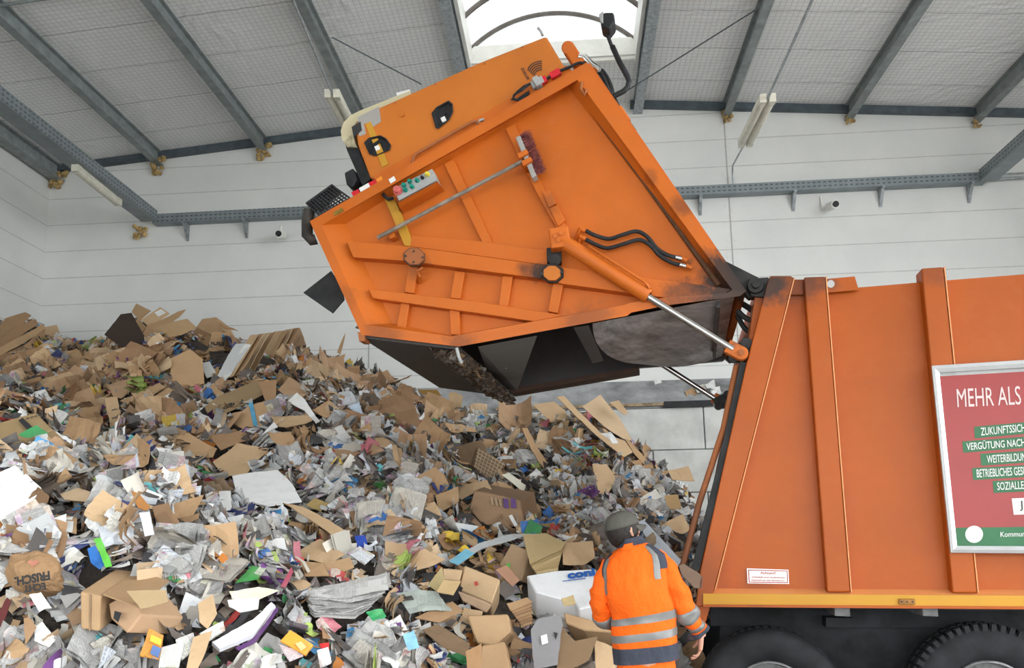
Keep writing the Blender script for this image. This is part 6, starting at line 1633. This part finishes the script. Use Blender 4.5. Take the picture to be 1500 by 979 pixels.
man = empty('person', (J(945, 900).x, PY, -.05))
tag(man, 'person in orange hi-vis jacket and grey cap, back turned, beside the garbage truck', 'person')
def ppart(name, mb, mat, parent=man, **k): return build(name, mb, mat, parent, **k)
def lerp_tab(tab, t):
    for i in range(len(tab)-1):
        if t <= tab[i+1][0] or i == len(tab)-2:
            a, b_ = tab[i], tab[i+1]; s = (t-a[0])/(b_[0]-a[0]); s = max(0, min(1, s))
            return [a[k]*(1-s) + b_[k]*s for k in range(1, len(a))]
# torso: picture row -> centre column, half width (px), half depth (m), depth offset
TOR = [(792, 926, 13, .062, .00), (799, 927, 20, .085, -.005), (806, 928, 31, .105, -.012), (816, 929, 41, .122, -.02), (830, 929, 44.5, .138, -.022), (850, 931, 44.5, .148, -.02), (875, 936, 43.5, .15, -.012), (905, 942, 45, .148, -.0), (935, 945, 44, .15, .004), (967, 947, 44.5, .155, .004)]
def tor(py, an, off=0.0, wr=1.0):
    cx, hw, dp, oy = lerp_tab(TOR, py)
    c, s = math.cos(an), math.sin(an); e = .82
    sx = math.copysign(abs(c)**e, c); sy = math.copysign(abs(s)**e, s)
    tilt = (cx - 940)*0
    P = J(cx, py - sx*4.0*(1 if py < 905 else .6), oy) + Vector((sx*(hw*MP + off), sy*(dp + off), 0))
    w = .017*noise.noise((P.x*7, P.y*7, P.z*5 + P.x*4)) + .006*noise.noise((P.x*15, P.y*12, P.z*9))
    fold = .013*math.sin((P.z*23 + P.x*7 + 2*noise.noise((P.x*3, 1, P.z*3))))*max(0, 1 - abs(py-880)/60)
    return P + Vector((sx, sy, 0))*(w + fold)*wr
def tor_patch(py0, py1, a0, a1, off, nv=8, nu=40, slant=0.0):
    b = MB(); rr = []
    for i in range(nv+1):
        rr.append([tor(py0 + (py1-py0)*i/nv + slant*math.cos(a0 + (a1-a0)*j/nu), a0 + (a1-a0)*j/nu, off) for j in range(nu+1)])
    inner = [[tor(py0 + (py1-py0)*i/nv + slant*math.cos(a0 + (a1-a0)*j/nu), a0 + (a1-a0)*j/nu, off-.004) for j in range(nu+1)] for i in range(nv+1)]
    b.rings(rr, closed=False, caps=False); b.rings([list(reversed(r)) for r in inner], closed=False, caps=False)
    b.rings([rr[0], inner[0]], closed=False, caps=False); b.rings([rr[-1], inner[-1]], closed=False, caps=False); return b
N_ = 64
def arm_path(pts, n_=26):
    out = []
    for i in range(len(pts)-1):
        p0, p1, p2, p3 = pts[max(i-1, 0)], pts[i], pts[i+1], pts[min(i+2, len(pts)-1)]
        for k in range(n_//(len(pts)-1)):
            t = k/(n_//(len(pts)-1)); out.append(tuple(.5*((2*b_) + (c-a)*t + (2*a-5*b_+4*c-d)*t*t + (3*b_-a-3*c+d)*t**3) for a, b_, c, d in zip(p0, p1, p2, p3)))
    out.append(tuple(pts[-1])); return out
# arms: (px, py, dy, radius)
RARM = arm_path([(957, 818, 0, .074), (972, 832, -.01, .076), (986, 856, -.03, .073), (997, 880, -.03, .070), (1008, 902, .0, .062), (1020, 918, .04, .054), (1029, 930, .06, .046)])
LARM = arm_path([(898, 830, 0, .066), (887, 846, -.01, .068), (881, 868, -.02, .066), (880, 890, .02, .064), (886, 908, .10, .058), (898, 917, .20, .05), (910, 918, .28, .043)])
def sleeve(path, grow=0.0, t0=0, t1=1, seg=28, wr=1.0):
    n_ = len(path); i0, i1 = int(t0*(n_-1)), int(math.ceil(t1*(n_-1)))
    ctr = [J(p[0], p[1], p[2]) for p in path]; b = MB()
    sub = []
    for i in range(i0, i1+1):
        sub.append((ctr[i], path[i][3]+grow))
    b.tube([s[0] for s in sub], [s[1] for s in sub], seg, True)
    out = []
    for v in b.v:
        P = Vector(v); c = min((s[0] for s in sub), key=lambda q: (q-P).length); d = (P-c)
        if d.length < 1e-5: out.append(v); continue
        w = .012*noise.noise(P*9) + .008*noise.noise(P*21) + .007*math.sin(P.z*60 + P.x*20 + 3*noise.noise(P*4))
        out.append(tuple(P + d.normalized()*w*wr))
    b.v = out; return b
# --- jacket
b = MB(); rows = np.linspace(790, 967, 70)
b.rings([[tor(py, 2*math.pi*k/N_) for k in range(N_)] for py in rows], caps=True)
for pth in (RARM, LARM):
    s = sleeve(pth); b.add(s.v, s.f)
jacket = ppart('jacket', b, M_HIVIS, smooth='all')
BK0, BK1 = math.pi*.98, math.pi*2.02
ppart('reflective_band', tor_patch(899, 910, 0, 2*math.pi, .004, 6, 90, -4), M_REFL, jacket, smooth='all')
ppart('reflective_band', tor_patch(924, 935, 0, 2*math.pi, .004, 6, 90, -4), M_REFL, jacket, smooth='all')
ppart('hem_panel', tor_patch(945, 968, 0, 2*math.pi, .004, 8, 90, -2), M_NAVY, jacket, smooth='all')
ppart('shoulder_band', tor_patch(803, 850, math.radians(298), math.radians(311), .004, 16, 8), M_REFL, jacket, smooth='all')
ppart('shoulder_band', tor_patch(814, 866, math.radians(196), math.radians(209), .004, 16, 8), M_REFL, jacket, smooth='all')
ppart('shoulder_patch', tor_patch(801, 836, math.radians(312), math.radians(400), .005, 14, 30), M_NAVY, jacket, smooth='all')
ppart('shoulder_patch', tor_patch(806, 848, math.radians(140), math.radians(196), .005, 14, 30), M_NAVY, jacket, smooth='all')
ppart('collar', tor_patch(788, 799, 0, 2*math.pi, .010, 6, 60), M_NAVY, jacket, smooth='all')
ppart('collar_tab', tor_patch(795, 804, math.radians(236), math.radians(268), .013, 4, 12), M_HIVIS, jacket, smooth='all')
# orange sleeve head over the navy patch, bands and cuffs
ppart('sleeve_band', sleeve(RARM, .003, .62, .69), M_REFL, jacket, smooth='all')
ppart('sleeve_band', sleeve(RARM, .003, .80, .87), M_REFL, jacket, smooth='all')
ppart('sleeve_cuff', sleeve(RARM, .004, .92, 1.0), M_NAVY, jacket, smooth='all')
ppart('sleeve_cuff', sleeve(LARM, .004, .92, 1.0), M_NAVY, jacket, smooth='all')
ppart('sleeve_band', sleeve(LARM, .003, .62, .69), M_REFL, jacket, smooth='all')
# small tape on the right upper arm
def arm_patch(path, t0, t1, a0, a1, grow):
    full = sleeve(path, grow, t0, t1, 40, 1.0); b = MB(); n_ = len(full.v)//40
    ks = [k for k in range(40)]
    sel = [k for k in ks if a0 <= k < a1]
    rr = [[full.v[i*40 + k] for k in sel] for i in range(n_)]
    b.rings(rr, closed=False, caps=False); return b
# --- body: one continuous skin
def head_frame():
    f = Vector((.80, .55, .22)).normalized(); s = f.cross(Vector((-.12, 0, 1))).normalized(); u = s.cross(f); return f, s, u
hf, hs, hu = head_frame()
HC = J(915, 781, .02)
Rh = Matrix((hf, hs, hu)).transposed()
def hp(x, y, z): return HC + hf*x + hs*y + hu*z
b = MB()
b.sphere(hp(-.005, 0, .02), (.098, .076, .105), 24, R=Rh)
b.sphere(hp(.035, 0, -.055), (.062, .056, .066), 20, R=Rh)
b.sphere(hp(.055, 0, -.095), (.028, .026, .022), 12, R=Rh)                  # chin
b.tube([hp(.088, 0, .012), hp(.106, 0, -.022), hp(.088, 0, -.034)], [.010, .016, .010], 10)   # nose
b.sphere(hp(.083, 0, -.062), (.012, .025, .011), 12, R=Rh)                  # lips
b.tube([hp(.086, -.035, .028), hp(.094, 0, .026), hp(.086, .035, .028)], [.009, .012, .009], 8)  # brow
for sgn in (1, -1):                                                        # ears
    b.tube([hp(-.002, sgn*.076, .018), hp(-.010, sgn*.088, .026), hp(-.018, sgn*.089, .008), hp(-.012, sgn*.085, -.016), hp(.0, sgn*.077, -.026)], [.009, .010, .011, .010, .008], 10)
    b.sphere(hp(-.006, sgn*.079, .0), (.014, .006, .02), 10, R=Rh)
b.tube([hp(-.02, 0, -.03), J(922, 800, .0), J(927, 812, .0)], [.06, .062, .07], 18)    # neck
tr_ = [J(927, 808, 0), J(929, 830, 0), J(935, 870, 0), J(942, 910, 0), J(946, 960, 0), J(946, 985, 0)]
b.tube(tr_, [.09, .125, .13, .13, .14, .12], 20)
b.tube([J(895, 826), J(929, 815), J(960, 818)], [.055, .075, .055], 14)
for path in (RARM, LARM): b.tube([J(*p[:3]) for p in path], [max(.024, p[3]*.62) for p in path], 14)
FLOOR_LEGS = []
for sx, px_ in ((-1, 928), (1, 964)):
    hip = J(px_, 975); kn = Vector((hip.x + .01*sx, PY + .02, .50)); an_ = Vector((hip.x + .02*sx, PY - .01, .04)); FLOOR_LEGS.append((hip, kn, an_))
    b.tube([hip, hip.lerp(kn, .5), kn, kn.lerp(an_, .35), an_], [.088, .075, .056, .055, .038], 16)
    b.tube([an_ + Vector((0, -.05, -.05)), an_ + Vector((0, .06, -.055)), an_ + Vector((.01*sx, .16, -.065))], [.036, .04, .03], 12)
# right hand: palm, four fingers curled, thumb
def hand(wr, dirv, palmn, side, L=.185, curl=.9):
    """wr wrist point, dirv towards the fingertips, palmn out of the palm, side: towards the thumb"""
    d = dirv.normalized(); sd = side.normalized(); pn = palmn.normalized()
    k = L/.185
    kn_ = wr + d*.092*k
    for i in range(6):
        t = i/5; o_ = sd*((t-.5)*.066*k)
        b.tube([wr + sd*((t-.5)*.040*k), wr + d*.05*k + o_*1.0, kn_ + o_], [.014*k, .0155*k, .0125*k], 10)
    b.tube([wr - d*.05, wr + d*.01], [.027, .026], 14)
    for j, (off, ln) in enumerate(((.030, .078), (.0105, .086), (-.0095, .080), (-.029, .062))):
        p0 = kn_ + sd*off*k; a = curl*(.38 + .10*j); pts = [p0 - d*.01]; cur = p0; ang = a*.5
        for sl, r_ in ((.44, .0092), (.31, .0083), (.25, .0074)):
            v = d*math.cos(ang) + pn*math.sin(ang); pts.append(cur); cur = cur + v*ln*sl*k; ang += a
        pts.append(cur); b.tube(pts, [.0095*k, .0095*k, .0086*k, .008*k, .0064*k], 10)
        b.sphere(cur, .0066*k, 8)
    t0 = wr + d*.024*k + sd*.028*k; v1 = (sd*.75 + d*.65 + pn*.35).normalized(); v2 = (sd*.25 + d*.9 + pn*.45).normalized()
    t1 = t0 + v1*.042*k; t2 = t1 + v2*.032*k; t3 = t2 + (v2 + pn*.3).normalized()*.026*k
    b.tube([t0, t1, t2, t3], [.0155*k, .0125*k, .0105*k, .0078*k], 10); b.sphere(t3, .008*k, 8)
wr_ = J(1030, 931, .06)
hand(wr_ - Vector((0,0,.0)), Vector((-.10, .18, -1)), Vector((-1, .15, -.1)), Vector((.15, 1, .1)), curl=1.1)
hand(J(911, 917.5, .29), Vector((.55, .8, -.1)), Vector((.3, -.1, -1)), Vector((.6, -.5, .3)))
body = ppart('body', b, M_SKIN)
rm = body.modifiers.new('one_skin', 'REMESH'); rm.mode = 'VOXEL'; rm.voxel_size = .0042; rm.use_smooth_shade = True
sm_ = body.modifiers.new('soft', 'SMOOTH'); sm_.factor = .5; sm_.iterations = 3
dg = bpy.context.evaluated_depsgraph_get(); dg.update()
me2 = bpy.data.meshes.new_from_object(body.evaluated_get(dg)); body.modifiers.clear(); body.data = me2
# eyes
b = MB()
for sgn in (1, -1): b.sphere(hp(.082, sgn*.032, .008), .0125, 12)
ppart('eyes', b, M_WHITE, body, smooth='all')
# hair below the cap
b = MB(); rr = []
for i in range(15):
    th = math.radians(62 + 82*i/14); row = []
    for k in range(41):
        ph = math.radians(62 + 236*k/40)     # leaves the face open
        r = Vector((.108*math.sin(th)*math.cos(ph), .086*math.sin(th)*math.sin(ph), .114*math.cos(th)))
        edge = min(k, 40-k)/40; 
        if i > 8 and edge < .16: r *= 1 - .03*(i-8)*(1-edge/.16)
        q = hp(-.006 + r.x, r.y, .02 + r.z); q += (q-HC).normalized()*.004*noise.noise(q*60); row.append(q)
    rr.append(row)
b.rings(rr, closed=False, caps=False)
hair = ppart('hair', b, M_HAIR, smooth='all', fix=False); so = hair.modifiers.new('thick', 'SOLIDIFY'); so.thickness = .008; so.offset = 1
# cap: six panels, button, stitched bill
b = MB(); rr = []
for i in range(13):
    th = math.radians(4 + 80*i/12); row = []
    for k in range(48):
        ph = 2*math.pi*k/48
        seam = 1 - .012*math.exp(-((((ph*6/(2*math.pi)) % 1) - .5)**2)/.004)
        row.append(hp(-.006 + .116*math.sin(th)**.85*math.cos(ph)*seam, .096*math.sin(th)**.85*math.sin(ph)*seam, .028 + .112*math.cos(th)**.8 - .006))
    rr.append(row)
b.rings(list(reversed(rr)), caps=False); b.add(rr[0], [tuple(range(48))])
capo = ppart('cap', b, M_CAPM, smooth='all'); so = capo.modifiers.new('thick', 'SOLIDIFY'); so.thickness = .004; so.offset = 1
b = MB(); rr = []
for i in range(9):
    t = i/8; row = []
    for k in range(25):
        ph = math.radians(-72 + 144*k/24); out_ = t*.062*math.cos(ph)**.7
        row.append(hp(-.006 + .112*math.cos(ph) + out_, .094*math.sin(ph)*(1 + .02*t), .034 - .02*t - .03*t*math.sin(ph)**2))
    rr.append(row)
b.rings(rr, closed=False, caps=False); bill = ppart('cap_bill', b, M_CAPM, capo, smooth='all'); so = bill.modifiers.new('thick', 'SOLIDIFY'); so.thickness = .005
b = MB(); b.sphere(hp(-.006, 0, .136), (.009, .009, .006), 10); ppart('cap_button', b, M_CAPM, capo, smooth='all')
# trousers, boots
b = MB()
hipc = J(946, 958)
rr = []
for k_, (z, hw, dp) in enumerate(((hipc.z, .168, .125), (hipc.z-.08, .178, .132), (hipc.z-.16, .180, .125))):
    rr.append([Vector((hipc.x + hw*math.cos(2*math.pi*j/40), PY + dp*math.sin(2*math.pi*j/40), z)) for j in range(40)])
b.rings(rr)
for hip, kn, an_ in FLOOR_LEGS:
    pts = [hip + Vector((0, 0, -.02)), hip.lerp(kn, .45), kn, kn.lerp(an_, .5), an_ + Vector((0, 0, .0))]
    t = MB(); t.tube(pts, [.105, .098, .085, .083, .085], 28)
    t2 = MB(); 
    for i in range(len(pts)-1):
        pass
    dense = []; rad_ = []
    for i in range(len(pts)-1):
        for s in range(6): dense.append(pts[i].lerp(pts[i+1], s/6)); rad_.append([.105, .098, .085, .083, .085][i]*(1-s/6) + [.105, .098, .085, .083, .085][i+1]*s/6)
    dense.append(pts[-1]); rad_.append(.085); t2.tube(dense, rad_, 28)
    b.add([tuple(Vector(v) + Vector((noise.noise(Vector(v)*11), noise.noise(Vector(v)*11 + Vector((5,0,0))), 0))*.010) for v in t2.v], t2.f)
trs = ppart('trousers', b, M_HIVIS, smooth='all')
for hip, kn, an_ in FLOOR_LEGS:
    for tt in (.25, .5):
        c = kn.lerp(an_, tt); b = MB(); b.tube([c + Vector((0, 0, .025)), c - Vector((0, 0, .025))], .094, 28); ppart('reflective_band', b, M_REFL, trs, smooth=True)
    b = MB(); a = an_; rr = []
    for i, (yy, w_, h_, z0) in enumerate(((-.10, .02, .03, .03), (-.085, .042, .075, .0), (-.03, .046, .10, 0), (.05, .047, .085, 0), (.12, .052, .06, 0), (.17, .046, .05, 0), (.20, .018, .03, .008))):
        rr.append([Vector((a.x + w_*math.cos(2*math.pi*j/20), a.y + yy, z0 - .05 + h_*.5 + h_*.5*math.sin(2*math.pi*j/20))) for j in range(20)])
    b.rings(rr); b.tube([Vector((a.x, a.y - .01, .01)), Vector((a.x, a.y - .01, .15))], [.056, .062], 18)
    ppart('boot', b, M_BOOT, smooth='all')
